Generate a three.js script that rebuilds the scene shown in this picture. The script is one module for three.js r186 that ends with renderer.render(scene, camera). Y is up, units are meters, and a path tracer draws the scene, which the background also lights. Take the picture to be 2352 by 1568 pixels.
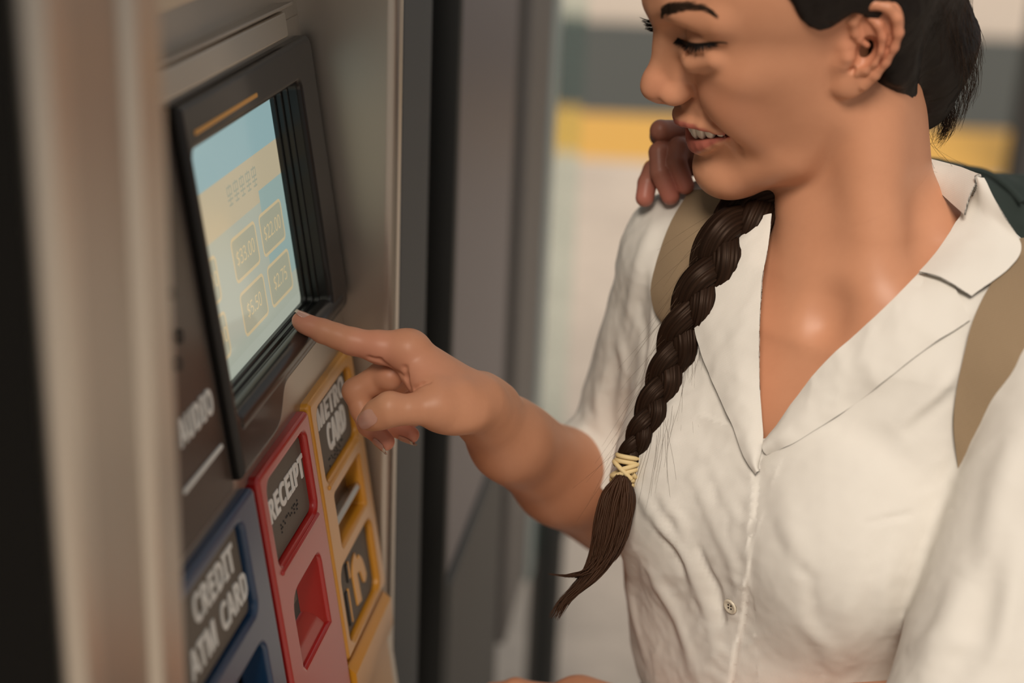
import * as THREE from 'three';
import { mergeGeometries, mergeVertices, toCreasedNormals } from 'three/addons/utils/BufferGeometryUtils.js';
import { RoundedBoxGeometry } from 'three/addons/geometries/RoundedBoxGeometry.js';
import { TextGeometry } from 'three/addons/geometries/TextGeometry.js';
import { FontLoader } from 'three/addons/loaders/FontLoader.js';
import { ImprovedNoise } from 'three/addons/math/ImprovedNoise.js';

// ------------------------------------------------------------------ camera, sky, sun, exposure
const scene = new THREE.Scene();
const QUALITY = 1;
const V3 = (x, y, z) => new THREE.Vector3(x, y, z);
const IMG_W = 2352, IMG_H = 1568, FOCAL_PX = 3520;
const camera = new THREE.PerspectiveCamera(2 * Math.atan(IMG_H / 2 / FOCAL_PX) * 180 / Math.PI, IMG_W / IMG_H, 0.02, 200);
camera.filmGauge = 36;
const CAM = V3(0, 1.75, 0);
const CAM_RIGHT = V3(0.98823225, 0.04108163, -0.14734081), CAM_UP = V3(-0.08924346, 0.93717047, -0.33726416), CAM_BACK = V3(0.1242281, 0.34644453, 0.92980835);
camera.position.copy(CAM);
camera.quaternion.setFromRotationMatrix(new THREE.Matrix4().makeBasis(CAM_RIGHT, CAM_UP, CAM_BACK));
camera.focus = 1.05;
camera.userData.fStop = 2.6;
scene.add(camera);

// overcast daylight: an even pale sky, a little brighter towards the zenith, dull below the horizon
{
  const w = 64, h = 32, data = new Float32Array(w * h * 4);
  for (let j = 0; j < h; j++) for (let i = 0; i < w; i++) {
    const el = (j + 0.5) / h * 2 - 1;                       // -1 nadir, 1 zenith
    const b = el > 0 ? 0.37 + 0.10 * el : 0.16;
    data.set([b * 1.0, b * 0.985, b * 0.96, 1], (j * w + i) * 4);
  }
  const sky = new THREE.DataTexture(data, w, h, THREE.RGBAFormat, THREE.FloatType);
  sky.mapping = THREE.EquirectangularReflectionMapping; sky.magFilter = THREE.LinearFilter; sky.needsUpdate = true;
  scene.background = sky; scene.environment = sky;
}
const sun = new THREE.DirectionalLight(0xfff1e2, 3.5);
sun.position.set(-0.2, 4.6, 2.5); sun.target.position.set(0, 1.3, -1.05);
sun.castShadow = true; sun.shadow.radius = 40; sun.shadow.mapSize.set(2048, 2048);
Object.assign(sun.shadow.camera, { left: -4, right: 4, top: 4, bottom: -4, near: 0.1, far: 30 });
scene.add(sun, sun.target);

const renderer = new THREE.WebGLRenderer({ antialias: true });
renderer.toneMapping = THREE.LinearToneMapping;
renderer.toneMappingExposure = 0.85;
renderer.shadowMap.enabled = true;

// ------------------------------------------------------------------ helpers
let seed = 20240611;
const rnd = () => { seed = (seed * 1664525 + 1013904223) >>> 0; return seed / 4294967296; };
const noise = new ImprovedNoise();
// a pixel of the photograph and a depth along the lens axis give a point of the place
const W = (px, py, d) => CAM.clone().addScaledVector(CAM_RIGHT, (px - IMG_W / 2) / FOCAL_PX * d).addScaledVector(CAM_UP, -(py - IMG_H / 2) / FOCAL_PX * d).addScaledVector(CAM_BACK, -d);
const lin = (r, g, b) => new THREE.Color().setRGB(r, g, b);
const std = (o) => new THREE.MeshStandardMaterial(o);
const phys = (o) => new THREE.MeshPhysicalMaterial(o);
const used = {};
const numbered = (n) => { const k = used[n] = (used[n] ?? -1) + 1; return k ? n + '_' + String(k).padStart(3, '0') : n; };
function mesh(name, geo, mat, parent) {
  const m = new THREE.Mesh(geo, mat); m.name = name; m.castShadow = m.receiveShadow = true;
  if (parent) { parent.updateWorldMatrix(true, false); parent.attach(m); }
  return m;
}
function thing(name, label, category, pos, group) {
  const g = new THREE.Group(); g.name = numbered(name); g.position.copy(pos); g.userData = { label, category }; if (group) g.userData.group = group;
  scene.add(g); g.updateMatrixWorld(); return g;
}
function struct(name, geo, mat, label) {
  const m = mesh(name, geo, mat); m.userData = { kind: 'structure', label, category: name.split('_')[0] }; scene.add(m); return m;
}
const box = (x0, x1, y0, y1, z0, z1, r = 0, seg = 3) => {
  const g = r ? new RoundedBoxGeometry(x1 - x0, y1 - y0, z1 - z0, seg, r) : new THREE.BoxGeometry(x1 - x0, y1 - y0, z1 - z0);
  g.translate((x0 + x1) / 2, (y0 + y1) / 2, (z0 + z1) / 2); return g;
};
const rrect = (x0, x1, y0, y1, r) => {
  const s = new THREE.Shape();
  s.moveTo(x0 + r, y0); s.lineTo(x1 - r, y0); s.absarc(x1 - r, y0 + r, r, -Math.PI / 2, 0); s.lineTo(x1, y1 - r); s.absarc(x1 - r, y1 - r, r, 0, Math.PI / 2);
  s.lineTo(x0 + r, y1); s.absarc(x0 + r, y1 - r, r, Math.PI / 2, Math.PI); s.lineTo(x0, y0 + r); s.absarc(x0 + r, y0 + r, r, Math.PI, Math.PI * 1.5); return s;
};
const extr = (shape, z0, z1, bevel = 0, seg = 4) => {
  const g = new THREE.ExtrudeGeometry(shape, { depth: z1 - z0 - 2 * bevel, bevelEnabled: bevel > 0, bevelThickness: bevel, bevelSize: bevel, bevelOffset: -bevel, bevelSegments: seg, curveSegments: 10 });
  g.translate(0, 0, z0 + bevel); return g;
};
const merge = (list) => mergeGeometries(list.map((g) => { g = g.index ? g.toNonIndexed() : g; for (const k of Object.keys(g.attributes)) if (!['position', 'normal', 'uv'].includes(k)) g.deleteAttribute(k); return g; }));
const font = await new FontLoader().loadAsync('fonts/droid/droid_sans_bold.typeface.json');

// ------------------------------------------------------------------ textures
function noiseTex(size, fn, srgb) {
  const d = new Uint8Array(size * size * 4);
  for (let j = 0; j < size; j++) for (let i = 0; i < size; i++) { const c = fn(i / size, j / size); d.set([c[0] * 255, c[1] * 255, c[2] * 255, 255], (j * size + i) * 4); }
  const t = new THREE.DataTexture(d, size, size); t.magFilter = THREE.LinearFilter; t.wrapS = t.wrapT = THREE.RepeatWrapping; if (srgb) t.colorSpace = THREE.SRGBColorSpace; t.needsUpdate = true; return t;
}
const fbm = (x, y, z, o = 4) => { let s = 0, a = 0.5; for (let i = 0; i < o; i++) { s += a * noise.noise(x, y, z); x *= 2.03; y *= 2.03; z *= 2.03; a *= 0.5; } return s; };
const brushed = noiseTex(256, (u, v) => { const n = 0.5 + 0.35 * noise.noise(u * 4, v * 90, 3) + 0.25 * noise.noise(u * 9, v * 240, 7); return [n, n, n]; });
const speckle = noiseTex(256, () => { const n = 0.35 + 0.65 * rnd(); return [n, n, n]; });

const M = {
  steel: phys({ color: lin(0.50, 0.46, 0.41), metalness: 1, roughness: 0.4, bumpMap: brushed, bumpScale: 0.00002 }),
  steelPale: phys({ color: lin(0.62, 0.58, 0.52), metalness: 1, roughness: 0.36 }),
  bezel: phys({ color: lin(0.016, 0.0145, 0.0135), roughness: 0.3, specularIntensity: 0.55, clearcoat: 0.22, clearcoatRoughness: 0.12 }),
  rubber: std({ color: lin(0.008, 0.009, 0.008), roughness: 0.28 }),
  smoked: phys({ color: lin(0.035, 0.026, 0.021), roughness: 0.35, clearcoat: 0.3, clearcoatRoughness: 0.3 }),
  red: phys({ color: lin(0.40, 0.012, 0.010), roughness: 0.32, clearcoat: 0.5, clearcoatRoughness: 0.25 }),
  yellow: phys({ color: lin(0.62, 0.27, 0.018), roughness: 0.34, clearcoat: 0.5, clearcoatRoughness: 0.28 }),
  blue: phys({ color: lin(0.006, 0.040, 0.105), roughness: 0.34, clearcoat: 0.5, clearcoatRoughness: 0.28 }),
  plate: std({ color: lin(0.135, 0.115, 0.092), roughness: 0.6, bumpMap: speckle, bumpScale: 0.00004 }),
  white: std({ color: lin(0.80, 0.80, 0.76), roughness: 0.45 }),
  black: std({ color: lin(0.012, 0.011, 0.010), roughness: 0.5 }),
  cream: std({ color: lin(0.62, 0.50, 0.36), roughness: 0.5 }),
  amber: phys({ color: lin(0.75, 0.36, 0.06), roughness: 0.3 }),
};

// ------------------------------------------------------------------ ticket machine: its face leans back 8.4 degrees
const LEAN = 8.44 * Math.PI / 180, FACE0 = V3(-0.29489932, 1.37673974, -1.00456319);
const faceM = new THREE.Matrix4().makeBasis(V3(0, 0, -1), V3(-Math.sin(LEAN), Math.cos(LEAN), 0), V3(Math.cos(LEAN), Math.sin(LEAN), 0)).setPosition(FACE0);
const machine = thing('ticket_machine', 'steel ticket vending machine with leaning screen and blue, red and yellow slots', 'ticket machine', V3(-0.35, 0, -0.85));
const onFace = (name, geo, mat, parent = machine) => { const m = new THREE.Mesh(geo, mat); m.name = name; m.castShadow = m.receiveShadow = true; m.applyMatrix4(faceM); m.updateMatrixWorld(); parent.updateWorldMatrix(true, false); parent.attach(m); return m; };
const letters = (str, s0, s1, t0, t1, n, depth = 0.0011) => {
  const g = new TextGeometry(str, { font, size: 1, depth: 1, curveSegments: 6, bevelEnabled: true, bevelThickness: 0.12, bevelSize: 0.012, bevelSegments: 2 });
  g.computeBoundingBox(); const b = g.boundingBox, sx = (s1 - s0) / (b.max.x - b.min.x), sy = (t1 - t0) / (b.max.y - b.min.y);
  g.translate(-b.min.x, -b.min.y, 0); g.scale(sx, sy, depth); g.translate(s0, t0, n); return g;
};
const dots = (s0, s1, t0, n, seedPattern) => {                        // raised tactile dots in two-by-three cells
  const list = [], cells = seedPattern.length, step = (s1 - s0) / cells;
  seedPattern.forEach((bits, c) => { for (let k = 0; k < 6; k++) if (bits >> k & 1) { const g = new THREE.SphereGeometry(0.00095, 8, 5, 0, Math.PI * 2, 0, Math.PI / 2); g.rotateX(Math.PI / 2); g.translate(s0 + step * c + (k > 2 ? 0.0024 : 0), t0 - (k % 3) * 0.0026, n); list.push(g); } });
  return merge(list);
};
{
  const N = 0.020;                                                    // height of the face over the screen glass
  // steel plate with the screen opening
  const plate = rrect(-0.40, 0.084, -0.46, 0.205, 0.004); plate.holes.push(rrect(-0.192, 0.040, -0.004, 0.168, 0.006), rrect(-0.336, 0.066, -0.452, -0.0505, 0.004));
  onFace('face_plate', extr(plate, N - 0.014, N - 0.006, 0.0005, 1), M.steel);
  // bezel: a dark rounded frame whose lower rail swells towards the dark side panel
  const bz = new THREE.Shape();
  bz.moveTo(-0.196, -0.036); bz.lineTo(-0.135, -0.036); bz.bezierCurveTo(-0.115, -0.036, -0.112, -0.030, -0.104, -0.022); bz.bezierCurveTo(-0.098, -0.015, -0.094, -0.014, -0.085, -0.0135);
  bz.lineTo(0.064, -0.0135); bz.absarc(0.064, -0.0025, 0.011, -Math.PI / 2, 0); bz.lineTo(0.075, 0.182); bz.absarc(0.065, 0.182, 0.010, 0, Math.PI / 2); bz.lineTo(-0.196, 0.192); bz.lineTo(-0.196, -0.036);
  bz.holes.push(rrect(-0.187, 0.034, 0.001, 0.164, 0.006));
  const bezel = onFace('screen_bezel', extr(bz, 0.002, N + 0.003, 0.0042, 6), M.bezel);
  onFace('lower_rail', new THREE.CapsuleGeometry(0.0085, 0.240, 8, 28).rotateZ(Math.PI / 2).translate(-0.063, -0.0045, N - 0.0045), M.bezel, bezel);
  // stepped black gasket round the glass
  [[-0.183, 0.0325, 0.0025, 0.162, 0.001, 0.0130], [-0.180, 0.0300, 0.0040, 0.160, 0.0005, 0.0088], [-0.178, 0.0275, 0.0055, 0.158, 0.0003, 0.0045]].forEach(([a, b, c, d, n0, n1]) => {
    const g = rrect(-0.190, 0.038, -0.002, 0.167, 0.006); g.holes.push(rrect(a, b, c, d, 0.004)); onFace('gasket', extr(g, n0, n1, 0.0009, 2), M.rubber, bezel);
  });
  // display: flat print of the amounts, washed out by glare put into its colours
  const cw = 1024, ch = 768, cv = document.createElement('canvas'); cv.width = cw; cv.height = ch; const c = cv.getContext('2d');
  c.fillStyle = '#b9bfae'; c.fillRect(0, 0, cw, ch);
  c.fillStyle = '#9fc0c2'; c.fillRect(0, 0, cw, 175);
  c.fillStyle = '#a8a99b'; c.fillRect(0, 0, cw, 45);
  c.fillStyle = '#cdbf9f'; c.fillRect(0, 175, cw, 150);
  c.fillStyle = '#a3bcb6'; c.fillRect(760, 290, 264, 330);
  c.strokeStyle = '#aeae98'; c.lineWidth = 6;                        // a line of close-set characters, too soft to read
  for (let k = 0; k < 5; k++) { const x = 470 + k * 62, y = 205; c.strokeRect(x + 4, y + 8, 40, 24); c.beginPath(); c.moveTo(x, y + 46); c.lineTo(x + 48, y + 46); c.moveTo(x + 24, y); c.lineTo(x + 24, y + 66); c.moveTo(x + 6, y + 62); c.lineTo(x + 42, y + 62); c.stroke(); }
  const button = (x, y, w, h, label) => {
    c.fillStyle = '#b3b39b'; c.strokeStyle = '#dcc79c'; c.lineWidth = 10; c.beginPath();
    const r = 22; c.moveTo(x + r, y); c.lineTo(x + w - r, y); c.quadraticCurveTo(x + w, y, x + w, y + r); c.lineTo(x + w, y + h - r); c.quadraticCurveTo(x + w, y + h, x + w - r, y + h); c.lineTo(x + r, y + h); c.quadraticCurveTo(x, y + h, x, y + h - r); c.lineTo(x, y + r); c.quadraticCurveTo(x, y, x + r, y); c.fill(); c.stroke();
    c.fillStyle = '#e2cb9c'; c.font = '62px sans-serif'; c.textAlign = 'center'; c.fillText(label, x + w / 2, y + h / 2 + 22);
  };
  button(90, 365, 190, 130, '$11.00'); button(430, 365, 240, 130, '$33.00'); button(720, 365, 240, 130, '$22.00');
  button(90, 535, 190, 130, '$10.00'); button(430, 535, 240, 130, '$5.50'); button(720, 535, 240, 130, '$2.75');
  c.fillStyle = '#bcc2b2'; c.fillRect(0, 700, cw, 68);
  const tex = new THREE.CanvasTexture(cv); tex.colorSpace = THREE.SRGBColorSpace;
  const sg = new THREE.PlaneGeometry(0.212, 0.166); sg.translate(-0.0755, 0.081, 0);
  onFace('display_screen', sg, phys({ color: lin(0.05, 0.05, 0.05), roughness: 0.22, emissive: 0xffffff, emissiveMap: tex, emissiveIntensity: 0.9, clearcoat: 0.5, clearcoatRoughness: 0.12 }), bezel);
  onFace('amber_reflection', extr(rrect(-0.180, -0.062, 0.1715, 0.1745, 0.0012), N + 0.0005, N + 0.0035, 0.0006, 2), M.amber, bezel);  // orange reflection on the bezel, put in as a coloured strip
  // inset rail and lip over the bezel
  onFace('top_rail', extr(rrect(-0.34, 0.030, 0.196, 0.214, 0.003), 0.002, N + 0.001, 0.002, 3), M.steelPale);
  onFace('top_lip', extr(rrect(-0.40, 0.034, 0.217, 0.2195, 0.001), 0.002, N + 0.006, 0.0008, 2), M.steel);
  const hd = onFace('header_plate', extr(rrect(-0.40, 0.084, 0.205, 0.46, 0.003), 0.002, N - 0.006, 0.001, 2), M.steel);
  onFace('header_sign', extr(rrect(-0.40, -0.075, 0.243, 0.42, 0.006), N - 0.010, N + 0.002, 0.001, 2), M.cream, hd);
  // dark side panel with the audio socket
  const au = onFace('audio_panel', extr(rrect(-0.338, -0.199, -0.040, 0.192, 0.004), N - 0.010, N - 0.003, 0.001, 2), M.smoked);
  onFace('lettering', letters('AUDIO', -0.266, -0.211, 0.015, 0.031, N - 0.0032), M.white, au);
  onFace('underline', extr(rrect(-0.273, -0.208, -0.0095, -0.0065, 0.001), N - 0.004, N - 0.002, 0.0003, 1), M.white, au);
  for (const [s, t] of [[-0.243, 0.098], [-0.243, 0.073], [-0.252, 0.060]]) { const g = new THREE.CylinderGeometry(0.0042, 0.0042, 0.004, 20); g.rotateX(Math.PI / 2); g.translate(s, t, N - 0.002); onFace('socket', g, M.black, au); }

  // a coloured module: a body with windows cut through, a raised border and a sloping top
  const module = (name, mat, s0, s1, t0, t1, holes) => {
    const sh = rrect(s0, s1, t0, t1, 0.005); holes.forEach((h) => sh.holes.push(h));
    const body = onFace(name, extr(sh, 0.0, N + 0.001, 0.0032, 5), mat);
    return body;
  };
  const plateSign = (parent, s0, s1, t0, t1, mat) => {
    onFace('sign_backing', box(s0 - 0.002, s1 + 0.002, t0 - 0.002, t1 + 0.002, N - 0.013, N - 0.010), M.black, parent);
    onFace('sign_plate', extr(rrect(s0 + 0.0036, s1 - 0.0024, t0 + 0.0018, t1 - 0.0032, 0.006), N - 0.0105, N - 0.004, 0.0006, 2), M.plate, parent);
    onFace('lower_lip', new THREE.CapsuleGeometry(0.0020, s1 - s0 - 0.008, 4, 10).rotateZ(Math.PI / 2).translate((s0 + s1) / 2, t0 - 0.0025, N + 0.0006), mat, parent);
  };
  // red receipt module
  const rs = module('receipt_module', M.red, -0.1705, -0.0545, -0.47, -0.0475, [rrect(-0.157, -0.068, -0.1175, -0.0575, 0.008), (() => { const h = new THREE.Shape(); h.moveTo(-0.144, -0.196); h.lineTo(-0.144, -0.160); h.bezierCurveTo(-0.144, -0.147, -0.136, -0.145, -0.128, -0.145); h.lineTo(-0.088, -0.145); h.bezierCurveTo(-0.082, -0.145, -0.079, -0.148, -0.079, -0.155); h.lineTo(-0.079, -0.200); h.lineTo(-0.140, -0.200); h.lineTo(-0.144, -0.196); return h; })()]);
  plateSign(rs, -0.159, -0.066, -0.1185, -0.0565, M.red);
  onFace('lettering', letters('RECEIPT', -0.1490, -0.0700, -0.0900, -0.0735, N - 0.0044), M.white, rs);
  onFace('braille', dots(-0.1310, -0.0900, -0.0985, N - 0.0042, [0b010111, 0b010001, 0b001001, 0b010001, 0b001010, 0b001111, 0b011110]), M.black, rs);
  // receipt mouth: side walls, dark slot and the rolled chin below it
  onFace('paper_slot', box(-0.150, -0.104, -0.200, -0.141, N - 0.014, N - 0.0105), M.black, rs);
  onFace('slot_flap', box(-0.128, -0.108, -0.166, -0.147, N - 0.0108, N - 0.0098, 0.0004, 2), M.plate, rs);
  { const slope = (pts, s0, s1) => { const p = new THREE.Shape(pts.map(([n, t]) => new THREE.Vector2(-n, t))), g = new THREE.ExtrudeGeometry(p, { depth: s1 - s0, bevelEnabled: false }); g.rotateY(Math.PI / 2); g.translate(s0, 0, N); return toCreasedNormals(g, 0.6); };
    // slanting side wall and the rolled chin under the slot
    const w = new THREE.Shape([[-0.1085, -0.012], [-0.0775, -0.001], [-0.0775, -0.016], [-0.1085, -0.016]].map(([a, n]) => new THREE.Vector2(a, n))), wg = new THREE.ExtrudeGeometry(w, { depth: 0.066, bevelEnabled: false }); wg.rotateX(Math.PI / 2); wg.translate(0, -0.140, N); onFace('mouth_side', wg, M.red, rs);
    const chin = []; for (let k = 0; k <= 12; k++) { const a = k / 12, q = Math.PI * (0.5 + 0.42 * a); chin.push([-0.0125 + 0.0125 * a * a + 0.0028 * Math.sin(Math.PI * a), -0.1765 - 0.032 * a * a - 0.002 * a]); }
    chin.push([-0.016, -0.212], [-0.016, -0.1765]); onFace('slot_chin', slope(chin, -0.1445, -0.0785), M.red, rs); }
  // yellow card module
  const ys = module('card_module', M.yellow, -0.0520, 0.0690, -0.2500, -0.0460, [rrect(-0.0375, 0.0555, -0.1130, -0.0560, 0.008), rrect(-0.0255, 0.0480, -0.1690, -0.1270, 0.002), rrect(-0.0400, 0.0520, -0.2430, -0.1820, 0.010)]);
  plateSign(ys, -0.0395, 0.0575, -0.1140, -0.0550, M.yellow);
  onFace('lettering', letters('METRO', -0.0260, 0.0480, -0.0765, -0.0600, N - 0.0044), M.white, ys);
  onFace('lettering', letters('CARD', -0.0080, 0.0410, -0.1010, -0.0800, N - 0.0044), M.white, ys);
  onFace('braille', dots(-0.012, 0.030, -0.1045, N - 0.0042, [0b001101, 0b010001, 0b011110, 0b010111, 0b010101, 0b001001]), M.black, ys);
  onFace('card_mouth', box(-0.027, 0.050, -0.172, -0.125, N - 0.018, N - 0.013), M.steel, ys);
  onFace('card_ramp', (() => { const g = box(-0.0255, 0.048, -0.0025, 0.0025, 0, 0.013, 0.0012, 2); g.rotateX(-0.5); g.translate(0, -0.158, N - 0.014); return g; })(), M.steelPale, ys);
  onFace('sign_backing', box(-0.0435, 0.0555, -0.2460, -0.1790, N - 0.013, N - 0.010), M.black, ys);
  onFace('picture_plate', extr(rrect(-0.0375, 0.0505, -0.2415, -0.1845, 0.008), N - 0.0105, N - 0.004, 0.0006, 2), M.plate, ys);
  { // raised pictogram of a hand feeding a card into a slot
    const pic = (shape, mat) => onFace('pictogram', extr(shape, N - 0.0045, N - 0.0028, 0.0003, 1), mat, ys);
    pic(rrect(-0.0245, -0.0195, -0.236, -0.208, 0.0008), M.black); pic(rrect(-0.0185, -0.0160, -0.236, -0.208, 0.0008), M.amber); pic(rrect(-0.0145, -0.0105, -0.205, -0.190, 0.0008), M.black); pic(rrect(-0.0095, -0.0065, -0.204, -0.190, 0.0008), M.amber);
    const h = new THREE.Shape(); h.moveTo(0.000, -0.232); h.lineTo(-0.002, -0.206); h.quadraticCurveTo(0.003, -0.192, 0.012, -0.193); h.quadraticCurveTo(0.016, -0.204, 0.020, -0.199); h.quadraticCurveTo(0.030, -0.204, 0.033, -0.222); h.quadraticCurveTo(0.028, -0.229, 0.023, -0.224); h.lineTo(0.018, -0.212); h.lineTo(0.010, -0.210); h.lineTo(0.012, -0.234); h.lineTo(0.000, -0.232); pic(h, M.amber);
  }
  // yellow change tray under it
  const tray = onFace('change_tray', (() => { const p = new THREE.Shape(); p.moveTo(0, -0.255); p.lineTo(N - 0.002, -0.255); p.lineTo(N + 0.004, -0.262); p.lineTo(N + 0.003, -0.285); p.lineTo(N - 0.004, -0.300); p.lineTo(N - 0.004, -0.46); p.lineTo(0, -0.46); const g = new THREE.ExtrudeGeometry(p, { depth: 0.115, bevelEnabled: false }); g.rotateY(-Math.PI / 2); g.translate(0.0655, 0, 0); return toCreasedNormals(g, 0.5); })(), M.yellow);
  // blue bank card module
  const bs = module('bank_card_module', M.blue, -0.338, -0.1785, -0.47, -0.0475, [rrect(-0.322, -0.2065, -0.1190, -0.0575, 0.008), rrect(-0.300, -0.205, -0.215, -0.140, 0.010)]);
  onFace('sign_backing', box(-0.326, -0.2025, -0.122, -0.0545, N - 0.013, N - 0.010), M.black, bs);
  onFace('sign_plate', extr(rrect(-0.3204, -0.2075, -0.1175, -0.0592, 0.006), N - 0.0105, N - 0.004, 0.0006, 2), M.plate, bs);
  onFace('lettering', letters('CREDIT', -0.2880, -0.2190, -0.0835, -0.0655, N - 0.0044), M.white, bs);
  onFace('lettering', letters('ATM', -0.3060, -0.2640, -0.1085, -0.0915, N - 0.0044), M.white, bs);
  onFace('lettering', letters('CARD', -0.2530, -0.2060, -0.1085, -0.0905, N - 0.0044), M.white, bs);
  onFace('card_mouth', box(-0.302, -0.203, -0.218, -0.138, N - 0.030, N - 0.022), M.blue, bs);

  // cabinet: the deep steel box, side cheeks and the upright rims in front of it
  mesh('cabinet_body', box(-0.62, -0.372, 0.04, 2.05, -1.098, -0.60), M.steel, machine);
  mesh('plinth', box(-0.60, -0.26, 0.0, 0.10, -1.09, -0.61), M.black, machine);
  mesh('lower_front', box(-0.40, -0.245, 0.09, 0.96, -1.088, -0.626), M.steel, machine);
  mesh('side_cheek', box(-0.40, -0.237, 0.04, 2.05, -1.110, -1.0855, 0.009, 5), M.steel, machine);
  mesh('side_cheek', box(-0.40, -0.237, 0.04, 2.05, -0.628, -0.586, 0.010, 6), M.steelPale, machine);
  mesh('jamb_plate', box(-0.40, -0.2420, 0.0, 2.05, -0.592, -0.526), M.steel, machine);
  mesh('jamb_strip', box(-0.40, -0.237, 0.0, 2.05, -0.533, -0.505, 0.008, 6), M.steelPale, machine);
  mesh('hood', box(-0.62, -0.237, 2.03, 2.10, -1.110, -0.505, 0.008, 3), M.steel, machine);
}

// ------------------------------------------------------------------ the place: wall row, platform, tracks
{
  const concrete = noiseTex(512, (u, v) => { const n = 0.90 + 0.10 * fbm(u * 9, v * 9, 1.3) + 0.08 * fbm(u * 60, v * 60, 4.1, 2); return [n, n * 0.955, n * 0.91]; }, true);
  concrete.repeat.set(6, 6);
  const matFloor = std({ map: concrete, color: lin(0.80, 0.765, 0.72), roughness: 0.8 });
  const yaw = 7.61 * Math.PI / 180, along = V3(-Math.sin(yaw), 0, -Math.cos(yaw)), across = V3(Math.cos(yaw), 0, -Math.sin(yaw));
  const placeM = new THREE.Matrix4().makeBasis(across, V3(0, 1, 0), along.clone().negate());
  const slab = (name, x0, x1, y0, y1, d0, d1, mat, label, r) => { const g = box(x0, x1, y0, y1, -d1, -d0, r); g.applyMatrix4(placeM); return struct(name, g, mat, label); };
  slab('floor', -9, 9, -1.3, 0, -6, 7.37, matFloor, 'pale beige concrete station platform');
  const ys = slab('floor_edge', -9, 9, -1.3, 0.004, 7.37, 8.45, std({ color: lin(0.80, 0.45, 0.09), roughness: 0.6 }), 'yellow warning strip along the platform edge');
  slab('track_bed', -9, 9, -1.4, -1.25, 8.45, 12.3, std({ color: lin(0.05, 0.05, 0.045), roughness: 0.9 }), 'dark grey track bed below the platform');
  slab('floor_opposite', -9, 9, -1.3, 0, 12.3, 17, matFloor, 'pale opposite platform across the tracks');
  slab('wall_platform_face', -9, 9, -1.25, -0.05, 12.22, 12.3, std({ color: lin(0.115, 0.125, 0.12), roughness: 0.8 }), 'dark grey face of the opposite platform');
  slab('wall_back', -9, 9, 0, 5, 17, 17.3, std({ color: lin(0.5, 0.47, 0.43), roughness: 0.8 }), 'pale far wall of the station');
  // dark steel column by the platform
  { const g = thing('platform_column', 'dark steel column standing on the platform behind the woman', 'column', W(2395, 420, 7.0).setY(0));
    const p = g.position, m = std({ color: lin(0.035, 0.034, 0.033), roughness: 0.6 });
    mesh('web', box(p.x - 0.012, p.x + 0.012, 0, 3.6, p.z - 0.13, p.z + 0.13), m, g);
    for (const s of [-1, 1]) mesh('flange', box(p.x - 0.15, p.x + 0.15, 0, 3.6, p.z + s * 0.14 - 0.012, p.z + s * 0.14 + 0.012), m, g);
    mesh('base_plate', box(p.x - 0.19, p.x + 0.19, 0, 0.03, p.z - 0.19, p.z + 0.19), m, g); }
  // short dark post
  { const q = W(1262, 1180, 2.4), g = thing('barrier_post', 'short dark metal barrier post on the platform behind the forearm', 'post', V3(q.x, 0, q.z));
    const m = std({ color: lin(0.02, 0.022, 0.022), roughness: 0.5 }), add = (n, r0, r1, y0, y1) => { const c = new THREE.CylinderGeometry(r1, r0, y1 - y0, 28); c.translate(q.x, (y0 + y1) / 2, q.z); mesh(n, c, m, g); };
    add('foot', 0.07, 0.06, 0, 0.03); add('shaft', 0.026, 0.026, 0.03, q.y - 0.03); add('cap', 0.029, 0.026, q.y - 0.03, q.y); }
  // what stands along the wall past the machine
  const wallRow = (name, z0, z1, x1, y0, y1, mat, label, r = 0.006) => struct(name, box(-0.62, x1, y0, y1, z1, z0, r), mat, label);
  wallRow('column_black', -0.505 + 0.9, -0.506, -0.245, 0, 2.3, phys({ color: lin(0.006, 0.006, 0.005), roughness: 0.8, specularIntensity: 0.3 }), 'black upright post beside the machine');
  wallRow('column_blue_grey', -1.1102, -1.226, -0.239, 0, 2.4, std({ color: lin(0.050, 0.063, 0.072), roughness: 0.6 }), 'blue grey painted upright next to the machine');
  wallRow('wall_back_panel', -1.2262, -1.330, -0.42, 0, 2.4, std({ color: lin(0.16, 0.155, 0.15), roughness: 0.7 }), 'grey wall behind the gap between the machine and the cabinet');
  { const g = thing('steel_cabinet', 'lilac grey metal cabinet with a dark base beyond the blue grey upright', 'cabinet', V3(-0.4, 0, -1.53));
    mesh('body', box(-0.60, -0.237, 0.985, 2.3, -1.706, -1.352, 0.004), phys({ color: lin(0.165, 0.155, 0.178), metalness: 0.2, roughness: 0.45 }), g);
    mesh('base', box(-0.60, -0.232, 0, 0.98, -1.706, -1.352, 0.006), std({ color: lin(0.075, 0.077, 0.075), roughness: 0.6 }), g);
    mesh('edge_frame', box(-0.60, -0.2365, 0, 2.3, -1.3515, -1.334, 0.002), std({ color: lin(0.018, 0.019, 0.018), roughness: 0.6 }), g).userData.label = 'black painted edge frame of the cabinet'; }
  wallRow('column_dark', -1.708, -1.826, -0.246, 0, 2.4, std({ color: lin(0.075, 0.07, 0.068), roughness: 0.6 }), 'dark grey strip beside the metal cabinet');
  wallRow('column_grey', -1.828, -2.05, -0.236, 0.62, 2.4, std({ color: lin(0.165, 0.155, 0.148), roughness: 0.55 }), 'grey upright at the end of the wall row');
  { const g = struct('window_1', box(-0.256, -0.248, 0.60, 2.4, -2.66, -2.05), phys({ color: lin(0.72, 0.90, 0.88), transmission: 1, roughness: 0.05, thickness: 0 }), 'clear glass screen standing at the end of the wall row');
    mesh('glass_edge', box(-0.258, -0.230, 0.60, 2.4, -2.09, -2.051, 0.003), std({ color: lin(0.40, 0.47, 0.46), roughness: 0.3 }), g); }
}

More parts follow.
